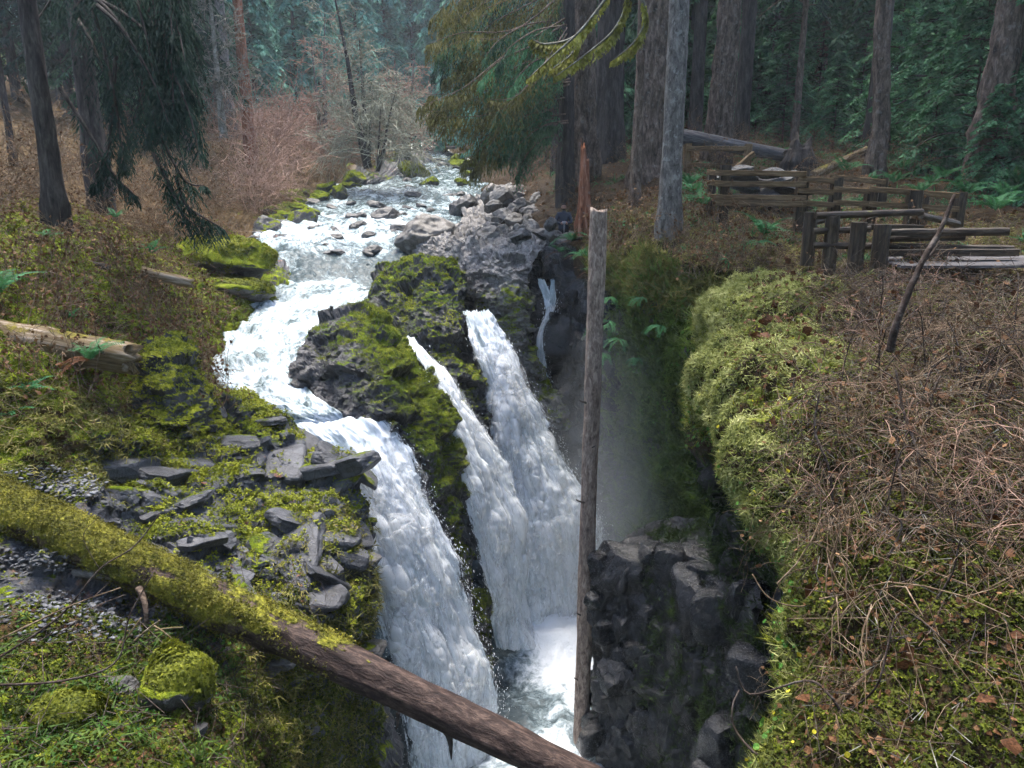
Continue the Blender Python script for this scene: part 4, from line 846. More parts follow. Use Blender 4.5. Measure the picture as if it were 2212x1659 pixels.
# ---- broken stump
def stump(px, py, d, H, r0, mat, label, seed):
    q = P(px, py, d); root = empty('broken_stump', q, label, 'stump'); V, F = trunk_arrays(H, r0, r0 * .62, 30, .07, .4, .12, seed, (-.02, 0), 5, None, -.4)
    top = V[:, 2] > H * .72; a = np.arctan2(V[:, 1], V[:, 0]); V[:, 2] += top * (.35 * H * vnoise(np.stack([a * 1.6, a * 0, a * 0 + seed], -1), seed) + .2 * H * (np.cos(a - 2.6) > .6) * (V[:, 2] - .72 * H) / (.28 * H)); V[-1, 2] = H * .7
    mesh('stump_wood', V, F, mat, root); return root
stump(1262,482,25.2,1.9,.22, M_bark_red, 'splintered reddish stump standing above the cliff ferns', 61)
stump(1728,352,29,.75,.45, M_bark_dark, 'charred blocky root end of the grey fallen trunk', 62)
# ------------------------------------------------------------------ far hill behind the valley
hp = [[P(px, y, d) for px in (-1400, -700, 0, 600, 1000, 1500, 2200, 3000, 3800)] for (y, d) in ((300, 116), (230, 135), (60, 165), (-150, 205), (-300, 240))]
hill = Patch(hp, 90, 60); hill.push(fbm(hill.G * .05, 4, 88) * 5); hill.attrs = {'moss': hill.u * 0 + .5, 'rock': hill.u * 0}; hill.finish()
tag(hill.build('hill', rock_mat('hill_undergrowth', litter=((.01, .02, .012), (.02, .045, .028), (.04, .07, .04)))), kind='structure')
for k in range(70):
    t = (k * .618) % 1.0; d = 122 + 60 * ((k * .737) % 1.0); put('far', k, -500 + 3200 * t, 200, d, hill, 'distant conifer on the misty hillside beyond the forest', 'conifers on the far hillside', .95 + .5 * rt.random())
for k in range(44):      # green understorey between the right trunks
    d = 42 + 26 * rt.random(); px = 1250 + 1200 * ((k * .618) % 1.0)
    put('young', k, px, 300, d, bank, 'shaded young hemlock filling the gaps between the forest trunks', 'understorey hemlocks of the right forest', 1.0 + .9 * rt.random())

for k, (x, y, z) in enumerate(((-14, -6, -3), (-22, 4, 0), (12, -7, -3), (18, 2, -2), (-6, -14, -4), (5, -15, -4), (-30, -4, 1), (26, -8, -2), (-18, -18, -2), (16, -20, -3), (-2, -26, -4), (30, 10, -1), (-34, 14, 3), (36, 22, 0), (-12, -30, -3), (10, -32, -3))):
    o = copy_tree(protos['far'][k % 3]); o.location = (x, y, z); o.rotation_euler = (0, 0, k * 1.3); tag(o, 'tall conifer of the forest standing around the viewpoint', 'tree', 'conifers around the viewpoint')
# ------------------------------------------------------------------ boulders
def ico(n):
    t = (1 + 5 ** .5) / 2
    V = [(-1, t, 0), (1, t, 0), (-1, -t, 0), (1, -t, 0), (0, -1, t), (0, 1, t), (0, -1, -t), (0, 1, -t), (t, 0, -1), (t, 0, 1), (-t, 0, -1), (-t, 0, 1)]
    F = [(0, 11, 5), (0, 5, 1), (0, 1, 7), (0, 7, 10), (0, 10, 11), (1, 5, 9), (5, 11, 4), (11, 10, 2), (10, 7, 6), (7, 1, 8), (3, 9, 4), (3, 4, 2), (3, 2, 6), (3, 6, 8), (3, 8, 9), (4, 9, 5), (2, 4, 11), (6, 2, 10), (8, 6, 7), (9, 8, 1)]
    V = [np.array(v) / np.linalg.norm(v) for v in V]
    for _ in range(n):
        c, F2 = {}, []
        def mid(a, b):
            k = (min(a, b), max(a, b))
            if k not in c: m = V[a] + V[b]; V.append(m / np.linalg.norm(m)); c[k] = len(V) - 1
            return c[k]
        for a, b, d in F: x, y, z = mid(a, b), mid(b, d), mid(d, a); F2 += [(a, x, z), (b, y, x), (d, z, y), (x, y, z)]
        F = F2
    return np.array(V), np.array(F)
IV, IF = ico(4); IV2, IF2 = ico(2)
def boulder_arrays(seed, V=IV, cuts=12, rough=.10):
    r = np.random.default_rng(seed); V = V.copy()
    for k in range(cuts):
        n = r.normal(0, 1, 3); n /= np.linalg.norm(n); o = .52 + .34 * r.random(); d = V @ n; V = V - np.clip(d - o, 0, None)[:, None] * n * .93
    return V + (V / (np.linalg.norm(V, axis=1, keepdims=True))) * (rough * fbm(V * 2.2 + seed, 5, seed, .6))[:, None]
M_boulder = rock_mat('grey_boulder', rock=((.022, .022, .025), (.07, .068, .068), (.15, .145, .14)), wet=.45, up=.55)
M_boulder_pale = rock_mat('pale_boulder', rock=((.06, .055, .052), (.15, .14, .13), (.27, .255, .24)), wet=.6, up=.4)
def boulder_mesh(seed, mat, moss, cuts=9, V=IV, F=IF):
    A = boulder_arrays(seed, V, cuts); m = mesh('boulder', A, F, mat, None, True, {'moss': np.full(len(A), moss), 'rock': np.ones(len(A))}); return m
BP = {}
def boulder(px, py, d, w, h, moss, label, group, k=0, pale=False, name='boulder', dep=None, rz=None, sink=.3):
    key = (k % 6, moss, pale)
    if key not in BP: BP[key] = boulder_mesh(200 + k % 6, M_boulder_pale if pale else M_boulder, moss, 9).data; bpy.data.objects.remove([o for o in bpy.data.objects if o.data == BP[key]][0])
    o = bpy.data.objects.new(name, BP[key]); COL.objects.link(o); x, y, z = P(px, py, d); s = d / FPX
    W, Hh = w * s * .6, h * s * .72; o.scale = (W, (dep or w * .8) * s * .6, Hh); o.location = (x, y, z + Hh * (1 - 2 * sink) * .5 if False else z + Hh * .25)
    o.rotation_euler = (0.15 * math.sin(k * 2.1), .15 * math.cos(k * 1.3), (k * 1.7) % 6.28 if rz is None else rz); return tag(o, label, 'boulder', group)
rd = lambda y: float(np.interp(y, [r[0] for r in RV], [r[3] for r in RV]))
named = [(385,1500,8.1,185,150,.93,'squat mossy boulder on the near bank below the thick fallen log',1,False),(150,1560,7.2,150,90,.95,'low moss-grown boulder half sunk in the leafy near bank',4,False),(500,575,24.6,190,95,1.05,'large cushion-mossed boulder at the left edge of the river step',0,False),(512,632,23.6,165,50,1.0,'low flat mossy ledge boulder below the cushion-mossed one',1,False),
(915,520,29.5,135,62,.30,'large pale slab boulder with a mossy shoulder in the river',3,True),
 (897,383,56,66,38,.95,'domed boulder capped with yellow moss in midstream',4,False),(926,402,50,42,22,1.0,'small bright green mossy boulder below the domed one',5,False),
 (657,490,35,56,58,.62,'upright grey boulder with a moss cap at the left shore',0,False),(573,508,33,76,46,.6,'angular grey boulder with one mossy side at the left shore',3,False),
 (836,478,36.5,58,34,.1,'dark rounded wet boulder in the middle of the rapids',2,False),(760,478,37,34,26,.1,'small dark wet boulder upstream of the white water',1,False),
 (815,450,40,42,20,.1,'flat dark boulder awash in the rapids',4,False),(1000,452,38,60,36,.2,'grey boulder cluster stone at the right shore',5,False),(955,500,32,46,24,.9,'mossy knob stone behind the pale slab boulder',1,False)]
M_moss_ball = leaf_mat('boulder_moss_tufts', (.03, .042, .007), (.11, .125, .015), (.25, .265, .03), scale=3)
for (px, py, d, w, h, ms, lb, k, pl) in named:
    o = boulder(px, py, d, w, h, ms, lb, None, k, pl)
    if ms > .9 and w > 60:
        A = boulder_arrays(200 + k % 6); r = np.random.default_rng(k); n = 3800; A = A + (A / np.linalg.norm(A, axis=1, keepdims=True)) * .0; nn = A / np.linalg.norm(A, axis=1, keepdims=True)
        wt = np.clip(nn[:, 2] + .25 + .8 * fbm(A * 2, 3, k), 0, 1); i = r.choice(len(A), n, p=wt / wt.sum()); S = np.array(o.scale)
        V, F = stamp(*TUFT, (A[i] + r.normal(0, .012, (n, 3))) * S, nn[i] / S * S.mean() + r.normal(0, .3, (n, 3)), .03 + .05 * r.random(n), r); tag(mesh('moss_cushion', V / S, F, M_moss_ball, o, False), kind='stuff')
rb = np.random.default_rng(303)
for k, (px, py) in enumerate(((640,452),(620,470),(600,480),(690,432),(665,440),(720,420),(745,408),(700,418),(760,398),(785,385),(735,428),(670,462),(612,455),(815,378),(840,370),(635,430),(655,425),(590,462),(680,415),(800,392))):
    boulder(px + rb.normal(0, 4), py + rb.normal(0, 3), rd(py) * .99, 32 + 26 * rb.random(), 18 + 12 * rb.random(), .85, 'moss-capped stone lining the left shore of the rapids', 'mossy stones along the left shore', k)
for k in range(85):
    y = 346 + 210 * rb.random() ** 1.2; d = rd(y); l, r2 = np.interp(y, [q[0] for q in RV], [q[1] for q in RV]), np.interp(y, [q[0] for q in RV], [q[2] for q in RV])
    t = rb.random(); t = t if k % 3 else (1 - .25 * t * t if k % 2 else .18 * t); s = 1000 / d * (.35 + .75 * rb.random() ** 2)
    boulder(l + (r2 - l) * t, y, d, 14 + s, 6 + s * .5, .05, 'dark wet stone breaking the surface of the rapids', 'stones breaking the rapids', k)
for k in range(46):      # rock pile around the person
    px, py = 1060 + 170 * rb.random(), 415 + 105 * rb.random(); d = np.interp(py, [400, 450, 530], [40, 33, 26.5])
    if 1180 < px < 1252 and py < 530: px = 1060 + (px - 1180) * 1.6; d = np.interp(py, [400, 450, 530], [39, 32, 27.2])
    boulder(px, py, d, 26 + 34 * rb.random(), 18 + 22 * rb.random(), .12, 'angular block in the tumbled rocks below the broken stump', 'tumbled blocks below the stump', k, k % 2 == 0)
for k, (px, py, w) in enumerate(((1010,365,60),(1020,385,46),(1055,372,50),(985,352,40),(1000,400,36))): boulder(px, py, rd(py), w, w * .5, 1.0, 'yellow-mossed stone at the right shore under the boughs', 'mossy stones under the boughs', k)
for k in range(22): boulder(1560 + 160 * rb.random(), 372 + 66 * rb.random(), 22.2 + rb.random(), 40 + 40 * rb.random(), 16, .1, 'flat grey stone in the steps behind the lookout fence', 'flat step stones behind the fence', k, False, 'step_stone')
for k in range(26):      # stones set in the mossy near-left bank and shelf
    pos, nn, _ = left.scatter(1, smooth01(left.v, 11, 12) * smooth01(left.u, 2, 2.6) * (1 - smooth01(left.u, 5, 5.5)), rb); x, y, z = pos[0]; t = math.hypot(y, z); u_ = 1106 + x / (y * CP - z * SP) * FPX
    o = boulder(1106, 830, 10, 40, 40, .42, 'half-buried slate stone in the mossy near bank', 'slate stones of the near left bank', k); s = .12 + .22 * rb.random(); o.location = (x, y, z); o.scale = (s, s * .9, s * .55)
for k, (px, py, w) in enumerate(((1196,512,34),(1240,518,38),(1222,528,40),(1188,488,30))): boulder(px, py, 26.2, w, w * .7, .1, 'angular block in front of the person among the tumbled rocks', 'blocks in front of the person', k, k % 2 == 0)
# ------------------------------------------------------------------ split blocks and slabs set into the rock faces
IV3, IF3 = ico(3)
def block_mesh(seed, mat, moss):
    r = np.random.default_rng(seed); V = IV3 / (np.abs(IV3) ** 6).sum(1, keepdims=True) ** (1 / 6) * .8
    for k in range(5):
        n = r.normal(0, 1, 3); n /= np.linalg.norm(n); o = .62 + .3 * r.random(); d = V @ n; V = V - np.clip(d - o, 0, None)[:, None] * n
    V = V + (V / np.linalg.norm(V, axis=1, keepdims=True)) * (.03 * fbm(V * 3 + seed, 3, seed))[:, None]
    o = mesh('rock_block', V, IF3, mat, None, False, {'moss': np.full(len(V), moss), 'rock': np.ones(len(V))}); me = o.data; bpy.data.objects.remove(o); return me
def set_blocks(patch, n, mask, meshes, name, parent, size, seed, tilt=.18, lie=False, sink=.35):
    r = np.random.default_rng(seed); pos, nn, _ = patch.scatter(n * 4, mask, r); keep = []
    for q in range(len(pos)):                       # spread them out
        if all(np.linalg.norm(pos[q] - pos[w]) > size[0] * .95 for w in keep): keep.append(q)
        if len(keep) >= n: break
    off = np.array(parent.location)
    for k, q in enumerate(keep):
        o = bpy.data.objects.new(name, meshes[k % len(meshes)]); COL.objects.link(o); o.parent = parent; s = size[0] + (size[1] - size[0]) * r.random() ** 1.5; N = Vector(nn[q])
        if lie: o.scale = (s * (1 + .6 * r.random()), s * .7, s * (.22 + .2 * r.random())); rot = N.lerp(Vector((.25, .1, 1)), .5).to_track_quat('Z', 'X').to_euler(); o.rotation_euler = (rot.x + r.normal(0, .1), rot.y + r.normal(0, .1), rot.z + r.normal(0, .5))
        else: o.scale = (s * (.8 + .5 * r.random()), s * .7, s * (.6 + .8 * r.random())); o.rotation_euler = (r.normal(0, tilt), r.normal(0, tilt), math.atan2(N.y, N.x) + 1.57 + r.normal(0, .3))
        o.location = pos[q] - nn[q] * s * sink - off
M_block = rock_mat('black_wet_block', rock=((.004, .0045, .0055), (.012, .013, .016), (.034, .036, .042)), moss_lo=(.006, .014, .004), moss_mid=(.02, .045, .009), moss_hi=(.055, .09, .016), wet=.25, up=.25)
WB = [block_mesh(700 + k, M_block, (.1, .1, .55)[k % 3]) for k in range(6)]
MB_ = [block_mesh(710 + k, M_block, (.5, .35, .2, .45)[k]) for k in range(4)]
set_blocks(pillar, 90, smooth01(pillar.v, .3, .7) * (1 - smooth01(pillar.v, 4.2, 4.6)) * smooth01(pillar.u, .15, .5) * (1 - smooth01(pillar.u, 3.0, 3.6)), WB, 'rock_block', pillar.obj, (.36, .85), 81, .08, sink=.72)
set_blocks(pillar, 50, smooth01(pillar.v, .0, .3) * (1 - smooth01(pillar.v, 4.2, 4.6)) * smooth01(pillar.u, 2.6, 3.4), MB_, 'rock_block', pillar.obj, (.4, .9), 85, .08, sink=.7)
set_blocks(cliff, 70, (1 - smooth01(cliff.u, 3.6, 4.6)) * smooth01(cliff.v, .3, .8) * (1 - smooth01(cliff.v, 3.5, 4.5)), WB, 'rock_block', cliff.obj, (.3, .7), 82, sink=.5)
M_slab = rock_mat('slate_slab', rock=((.014, .0155, .019), (.05, .053, .064), (.125, .13, .15)), moss_mid=(.10, .135, .012), moss_hi=(.25, .29, .025), wet=.45, up=.3)
SB = [block_mesh(740 + k, M_slab, (.32, .58, .42, .66)[k % 4]) for k in range(8)]
lmask = smooth01(left.v + left.u * .55, 10.6, 11.8) * smooth01(left.u, 2.2, 2.8) * (1 - smooth01(left.u, 5.0, 5.3)) * (1 - smooth01(left.v, 12.6, 13.4))
lmask = lmask * smooth01(left.N[..., 2], .6, .75) * smooth01(left.u, 2.7, 3.0)
set_blocks(left, 80, lmask, SB, 'slate_slab', left_obj, (.28, .85), 84, lie=True, sink=.34)
# gravel pockets
def pebbles(n, cx, cy_, rx, ry, seed, name):
    r = np.random.default_rng(seed); g = left.G.reshape(-1, 3); c = np.array([P(cx, cy_, 1)[0], 0, 0]); q = []
    sel = np.array([(1106 + p_[0] / (p_[1] * CP - p_[2] * SP) * FPX, 829.5 - (p_[1] * SP + p_[2] * CP) / (p_[1] * CP - p_[2] * SP) * FPX) for p_ in g[::3]])
    ok = np.where(((sel[:, 0] - cx) / rx) ** 2 + ((sel[:, 1] - cy_) / ry) ** 2 < 1)[0]; pk = g[::3][r.choice(ok, n)] + r.normal(0, .06, (n, 3)) * np.array([1, 1, .3])
    A = boulder_arrays(seed, IV2[:42] if False else IV2, 6, .02); A = A * np.array([1, .75, .5]); s = np.stack([.014 + .04 * r.random(n) ** 2.2] * 3, -1) * (.6 + .8 * r.random((n, 3)))
    V, F = stamp(ico(1)[0] * np.array([1, .72, .36]), ico(1)[1], pk, np.array([[0, 0, 1.0]]) + r.normal(0, .25, (n, 3)), s, r)
    tag(mesh(name, V, F, NTP, None, True, {'moss': np.zeros(len(V)), 'rock': np.ones(len(V))}), kind='stuff')
_p = NT('pebble_stone', .6); _p.base(_p.ramp(_p.noise(_p.coord(), 9, 2, .5), [(.35, (.025, .027, .032)), (.5, (.07, .074, .085)), (.66, (.15, .157, .175))])); NTP = _p.m
pebbles(1300, 95, 1050, 110, 45, 71, 'gravel'); pebbles(1100, 165, 1330, 190, 55, 72, 'gravel'); pebbles(450, 60, 1210, 110, 30, 73, 'gravel')

# ------------------------------------------------------------------ fences
def bar(p0, p1, w, h, seed, round_=False):
    """a split rail: squared, a little uneven"""
    p0, p1 = np.array(p0, float), np.array(p1, float); n = 9; r = np.random.default_rng(seed); c = p0 + (p1 - p0) * np.linspace(0, 1, n)[:, None]; T = (p1 - p0) / np.linalg.norm(p1 - p0)
    A = np.cross(T, ZUP) if abs(T[2]) < .9 else np.array([1.0, 0, 0]); A /= np.linalg.norm(A); B = np.cross(A, T); k = 10 if round_ else 8
    if round_: pr = np.stack([np.cos(np.arange(10) * .6283) * w / 2, np.sin(np.arange(10) * .6283) * h / 2], -1)
    else: e = .82; pr = np.array([(1, e), (e, 1), (-e, 1), (-1, e), (-1, -e), (-e, -1), (e, -1), (1, -e)]) * np.array([w / 2, h / 2])
    wob = 1 + .05 * vnoise(np.stack([np.arange(n) * .9, np.zeros(n), np.zeros(n) + seed * 3.3], -1), 5)
    V = c[:, None] + (pr[None, :, :1] * A + pr[None, :, 1:] * B) * wob[:, None, None] + r.normal(0, .003, (n, k, 3)); V = V.reshape(-1, 3)
    i = np.arange(n - 1)[:, None] * k; j = np.arange(k)[None]; l = (j + 1) % k; F = np.stack([i + j, i + l, i + k + l, i + k + j], -1).reshape(-1, 4)
    m = len(V); V = np.concatenate([V, c[:1], c[-1:]]); jj = np.arange(k); kk = (jj + 1) % k; e_ = (n - 1) * k
    F = np.concatenate([F, np.stack([kk, jj, np.full(k, m), np.full(k, m)], -1), np.stack([e_ + jj, e_ + kk, np.full(k, m + 1), np.full(k, m + 1)], -1)]); return V, F
def fence(name, base, label, posts, rails, mp, mr, cat='fence'):
    root = empty(name, base, label, cat)
    def part(nm, a, b, w, h, mat, s, rd_=False):
        V, F = bar(a, b, w, h, s, rd_); c = np.array(a); o = empty if False else None
        T = Vector(np.array(b) - np.array(a)); rot = T.to_track_quat('Z', 'Y'); ob = mesh(nm, (V - c) @ np.array(rot.to_matrix()), F, mat, root, False)
        ob.location = c - np.array(base); ob.rotation_mode = 'QUATERNION'; ob.rotation_quaternion = rot
    for s, (a, b, w, rd_) in enumerate(posts): part('post', a, b, w, w, mp, s + 7, rd_)
    for s, (a, b, w, h, rd_) in enumerate(rails): part('rail', a, b, w, h, mr, s + 31, rd_)
    return root
def vpost(px, y0, y1, d, w, rd_=False):
    b = P(px, y1, d); t = P(px, y0, d); return ((b[0], b[1], b[2] - .25), (b[0], b[1], t[2]), w, rd_)
D1 = {1532: 21.2, 1559: 20.4, 1726: 19.6, 1800: 19.4, 1877: 19.2, 1968: 19.0, 1988: 19.6, 2066: 19.2, 1904: 21.4}
F1p = [vpost(1532,369,491,21.2,.17), vpost(1559,357,493,20.4,.20), vpost(1726,366,478,19.6,.21), vpost(1800,384,466,19.4,.20), vpost(1877,408,462,19.2,.21), vpost(1968,411,480,19.0,.24), vpost(1988,418,492,19.6,.16), vpost(2066,415,492,19.2,.18), vpost(1904,384,420,21.4,.18)]
R1 = []
for (a, b, ys) in (((1530,21.0),(1559,20.3),((372,374),(394,396),(424,426))), ((1545,20.2),(1742,19.4),((373,376),(397,398),(426,428),(438,441))), ((1724,19.5),(1802,19.3),((386,391),(411,416),(438,443))), ((1798,19.3),(1910,21.3),((383,393),)), ((1800,19.3),(1880,19.1),((409,413),(437,441))),
        ((1876,19.1),(2070,19.1),((408,423),(440,452))), ((1968,18.9),(2062,19.1),((466,478),)), ((1560,20.6),(1720,20.4),((430,440),))):
    for (y0, y1) in ys: R1.append((P(a[0], y0, a[1] - .12), P(b[0], y1, b[1] - .12), .09, .13, False))
fence('rail_fence', P(1726,480,19.6), 'split-rail lookout fence of squared posts at the cliff top', [(a, b, w * 1.25, q) for (a, b, w, q) in F1p], R1, M_rail_wet, M_rail)
fence('rail_fence', P(1484,356,27), 'older grey-green rail fence beside the charred fallen trunk', [vpost(1484,310,360,27,.22), vpost(1613,311,370,26.5,.22), vpost(1610,345,372,25.5,.16)],
      [(P(1484,321,26.8), P(1612,321,26.3), .10, .16, False), (P(1484,355,26.8), P(1608,360,26.3), .10, .14, False), (P(1585,368,25), P(1628,332,25.4), .12, .16, False)], M_rail, M_rail)
F2p = [vpost(1745,458,548,16.6,.30,True), vpost(1790,468,570,16.3,.30,True), vpost(1846,480,578,16.0,.32,True), vpost(1896,485,584,15.8,.34,True)]
R2 = [(P(1762,466,16.3), P(1992,458,16.6), .14, .15, True), (P(1757,500,16.3), P(1880,494,16.2), .14, .14, True), (P(1740,484,16.9), P(1785,472,17.4), .15, .15, True), (P(1990,466,16.7), P(2070,484,17.4), .15, .15, True), (P(1866,490,16.6), P(1990,492,16.7), .2, .12, False), (P(1757,530,16.3), P(1900,532,16.0), .14, .14, True),
      (P(1910,502,16.2), P(2180,500,15.4), .14, .16, True), (P(1900,516,16.4), P(2085,512,15.8), .15, .15, True), (P(1900,532,16.4), P(2190,538,15.4), .16, .15, True), (P(1900,546,16.2), P(2200,545,15.2), .22, .14, False)]
fence('log_railing', P(1800,575,16.2), 'dark wet railing of round log posts and stacked rails above the mossy mound', F2p, R2, M_rail_wet, M_rail_wet, 'railing')
dk = MB()
dkroot = empty('wooden_walkway', P(2050,578,15.6), 'grey plank walkway behind the twig tangle on the right', 'walkway')
for k in range(9):
    a, b = np.array(P(1900 + 2 * k, 565, 16.2 - .0 * k)), np.array(P(2300, 562, 15.0)); off = np.array([0.02 * k, .24 * k - .9, -.02])
    V, F = bar(a + off, b + off, .22, .06, 400 + k); T = Vector(b - a).to_track_quat('Z', 'Y'); ob = mesh('plank', (V - a - off) @ np.array(T.to_matrix()), F, M_wood_grey, dkroot, False); ob.location = a + off - np.array(dkroot.location); ob.rotation_mode = 'QUATERNION'; ob.rotation_quaternion = T
dk = None

# ------------------------------------------------------------------ the person among the rocks
def person(px, py, d):
    foot = np.array(P(px, py, d)); root = empty('person', foot, 'person in a dark blue jacket standing among the tumbled rocks below the stump', 'person')
    J = [(0, 0, .95), (0, .01, 1.15), (0, .02, 1.36), (0, .02, 1.48), (0, 0, 1.57),            # pelvis chest neck
         (.19, .01, 1.42), (.27, -.04, 1.16), (.12, -.25, 1.12), (-.19, .01, 1.42), (-.27, -.04, 1.16), (-.10, -.25, 1.10),
         (.10, 0, .90), (.11, -.02, .50), (.12, .02, .08), (.12, -.12, .04), (-.10, 0, .90), (-.12, -.04, .50), (-.14, .02, .08), (-.15, -.12, .04)]
    E = [(0, 1), (1, 2), (2, 3), (3, 4), (2, 5), (5, 6), (6, 7), (2, 8), (8, 9), (9, 10), (0, 11), (11, 12), (12, 13), (13, 14), (0, 15), (15, 16), (16, 17), (17, 18)]
    Rr = [.17, .165, .17, .075, .06, .085, .07, .045, .085, .07, .045, .11, .085, .06, .05, .11, .085, .06, .05]
    me = bpy.data.meshes.new('body'); me.from_pydata(J, E, []); o = bpy.data.objects.new('body', me); COL.objects.link(o); o.parent = root
    sk = o.modifiers.new('skin', 'SKIN'); sk.use_smooth_shade = True
    if not me.skin_vertices: me.skin_vertices.new() if hasattr(me.skin_vertices, 'new') else None
    for k, rr in enumerate(Rr): me.skin_vertices[0].data[k].radius = (rr, rr * (.75 if k < 3 else 1)); 
    me.skin_vertices[0].data[0].use_root = True
    ss = o.modifiers.new('sub', 'SUBSURF'); ss.levels = 1; ss.render_levels = 2
    m = NT('clothing', .8); sp_ = m.n('SeparateXYZ'); m.put(sp_.inputs[0], m.n('TexCoord').outputs['Object']); zz = sp_.outputs[2]
    c = m.mix(m.step(zz, .93, .95), (.03, .03, .035), m.mix(m.noise(m.coord(), 30, 3), (.018, .024, .04), (.04, .05, .075))); m.base(c); me.materials.append(m.m)
    skin = NT('skin', .55).base((.42, .24, .18)); hair = NT('dark_hair', .6).base((.02, .014, .01))
    HV = IV * np.array([.078, .098, .118]); HV[:, 2] -= .0; low = HV[:, 2] < -.02; HV[low, 0] *= 1 - .25 * np.clip(-HV[low, 2] / .118, 0, 1); fr = HV[:, 1] < -.05
    nose = np.exp(-((HV[:, 0] / .014) ** 2 + ((HV[:, 2] + .012) / .022) ** 2)) * (HV[:, 1] < 0); HV[:, 1] -= .022 * nose
    eye = sum(np.exp(-(((HV[:, 0] - sx * .03) / .014) ** 2 + ((HV[:, 2] - .012) / .011) ** 2)) for sx in (-1, 1)) * (HV[:, 1] < 0); HV[:, 1] += .010 * eye
    hd = mesh('head', HV + np.array([0, -.005, 1.66]), IF, skin, root)
    for sx in (-1, 1):
        mesh('ear', IV2 * np.array([.012, .024, .032]) + np.array([sx * .079, .005, 1.655]), IF2, skin, hd); mesh('eye', IV2 * .010 + np.array([sx * .03, -.086, 1.672]), IF2, hair, hd)
    HH = IV * np.array([.086, .106, .126]) * (1 + .05 * fbm(IV * 6, 2, 3))[:, None]; keep = (HH[:, 2] > .035 + .5 * np.clip(-HH[:, 1] - .03, 0, 1)) | (HH[:, 1] > .02)
    Fk = IF[keep[IF].all(1)]; mesh('hair', HH + np.array([0, 0, 1.668]), Fk, hair, root)
    bd = (HV[:, 2] < -.045) & (HV[:, 1] < .01); BV = HV * 1.06; mesh('beard', BV + np.array([0, -.005, 1.66]), IF[bd[IF].all(1)], hair, root)
    for sx, hx in ((1, .12), (-1, -.10)):      # hands closed on the camera strap
        hm = MB(); wr = np.array([hx, -.25, 1.11]); pd = np.array([-sx * .55, -.55, .25]); pd /= np.linalg.norm(pd)
        hm.add(*tube([wr, wr + pd * .045, wr + pd * .09], [.026, .04, .034], 8))
        sd_ = np.cross(pd, ZUP); sd_ /= np.linalg.norm(sd_)
        for q in range(4):
            b0 = wr + pd * .085 + ZUP * (.026 - .018 * q); l = (.06, .068, .064, .05)[q]; cu = np.array([-sx * .5, .35, 0]); hm.add(*tube([b0, b0 + pd * l * .4, b0 + (pd * .45 + cu * .5) * l, b0 + (pd * .25 + cu) * l], [.009, .009, .008, .006], 6))
        hm.add(*tube([wr + pd * .03 + ZUP * .03, wr + pd * .06 + ZUP * .055, wr + pd * .085 + ZUP * .06], [.011, .010, .007], 6)); hm.build('hand', skin, root)
    stck = MB(); stck.add(*tube([(0.0, -.34, .72), (0.0, -.34, 1.16)], [.012, .012], 8)); stck.add(*bar((-.06, -.35, 1.16), (.06, -.35, 1.16), .06, .075, 3))
    return root, stck, foot
pr_, stck, foot = person(1216, 553, 26.9)
cobj = stck.build('camera_on_stick', NT('pale_metal', .35).base((.35, .36, .38)), None); cobj.location = foot; tag(cobj, 'small camera on a pale stick held by the person', 'camera')
# ------------------------------------------------------------------ ferns
def frond_mesh(seed, mat, n=20):
    r = np.random.default_rng(seed); mb_ = MB(); t = np.linspace(0, 1, 10); c = np.stack([t * .95, 0 * t, .55 * t - .75 * t ** 2], -1); mb_.add(*tube(c, np.linspace(.008, .002, 10), 3, False))
    V, F = [], []
    for k in range(n):
        f = .08 + .92 * k / n; p = np.array([f * .95, 0, .55 * f - .75 * f * f]); T = np.array([.95, 0, .55 - 1.5 * f]); T /= np.linalg.norm(T); l = .20 * math.sin(min(1, f * 1.25 + .12) * 2.75) ** .8 + .015
        for s in (-1, 1):
            d = T * .35 + np.array([0, s, -.18 + r.normal(0, .08)]); d /= np.linalg.norm(d); w = T * .024; b = len(V); V += [p - w * .5, p + d * l * .5 - w * .8, p + d * l, p + d * l * .45 + w]; F.append([b, b + 1, b + 2, b + 3])
    mb_.add(V, F); return mb_.build('frond', mat, None, False).data
_keep = set(o.name for o in bpy.data.objects)
FR = [frond_mesh(k, M_fern) for k in range(3)]; FRD = [frond_mesh(9 + k, M_fern_dead) for k in range(2)]
for o in list(bpy.data.objects):
    if o.name not in _keep: bpy.data.objects.remove(o)
def fern(loc, size, n, label, group, seed, dead=0, hang=0.0, az=None, arc=6.283):
    r = np.random.default_rng(seed); root = empty('sword_fern', loc, label, 'fern', group); 
    for k in range(n):
        o = bpy.data.objects.new('frond', (FRD[k % 2] if k < dead else FR[k % 3])); COL.objects.link(o); o.parent = root
        a = (az if az is not None else 0) + (k / n - .5) * arc + r.normal(0, .15); e = -.35 - .5 * r.random() + hang + (.5 if k < dead else 0); o.rotation_euler = (r.normal(0, .2), e, a); s = size * (.75 + .4 * r.random()); o.scale = (s, s, s)
    return root
fern(P(1650,508,17.6), .85, 7, 'sword fern with long arching fronds beside the lookout posts', None, 1)
fern(P(1640,525,17.4), .5, 5, 'small sword fern drooping below the arching one', None, 2, 0, .6)
fern(P(195,778,13.0), .62, 11, 'lush sword fern growing under the end of the pale weathered log', None, 3, 3)
fern(P(-10,640,14.0), .9, 10, 'large sword fern at the edge of the left bank above the weathered log', None, 4)
fern(P(330,548,20.0), .6, 8, 'dark green fern on the left bank above the rotten log', None, 5)
fern(P(105,515,16.5), .4, 7, 'small pale fern in the leaf litter by the thin dark pole', None, 6)
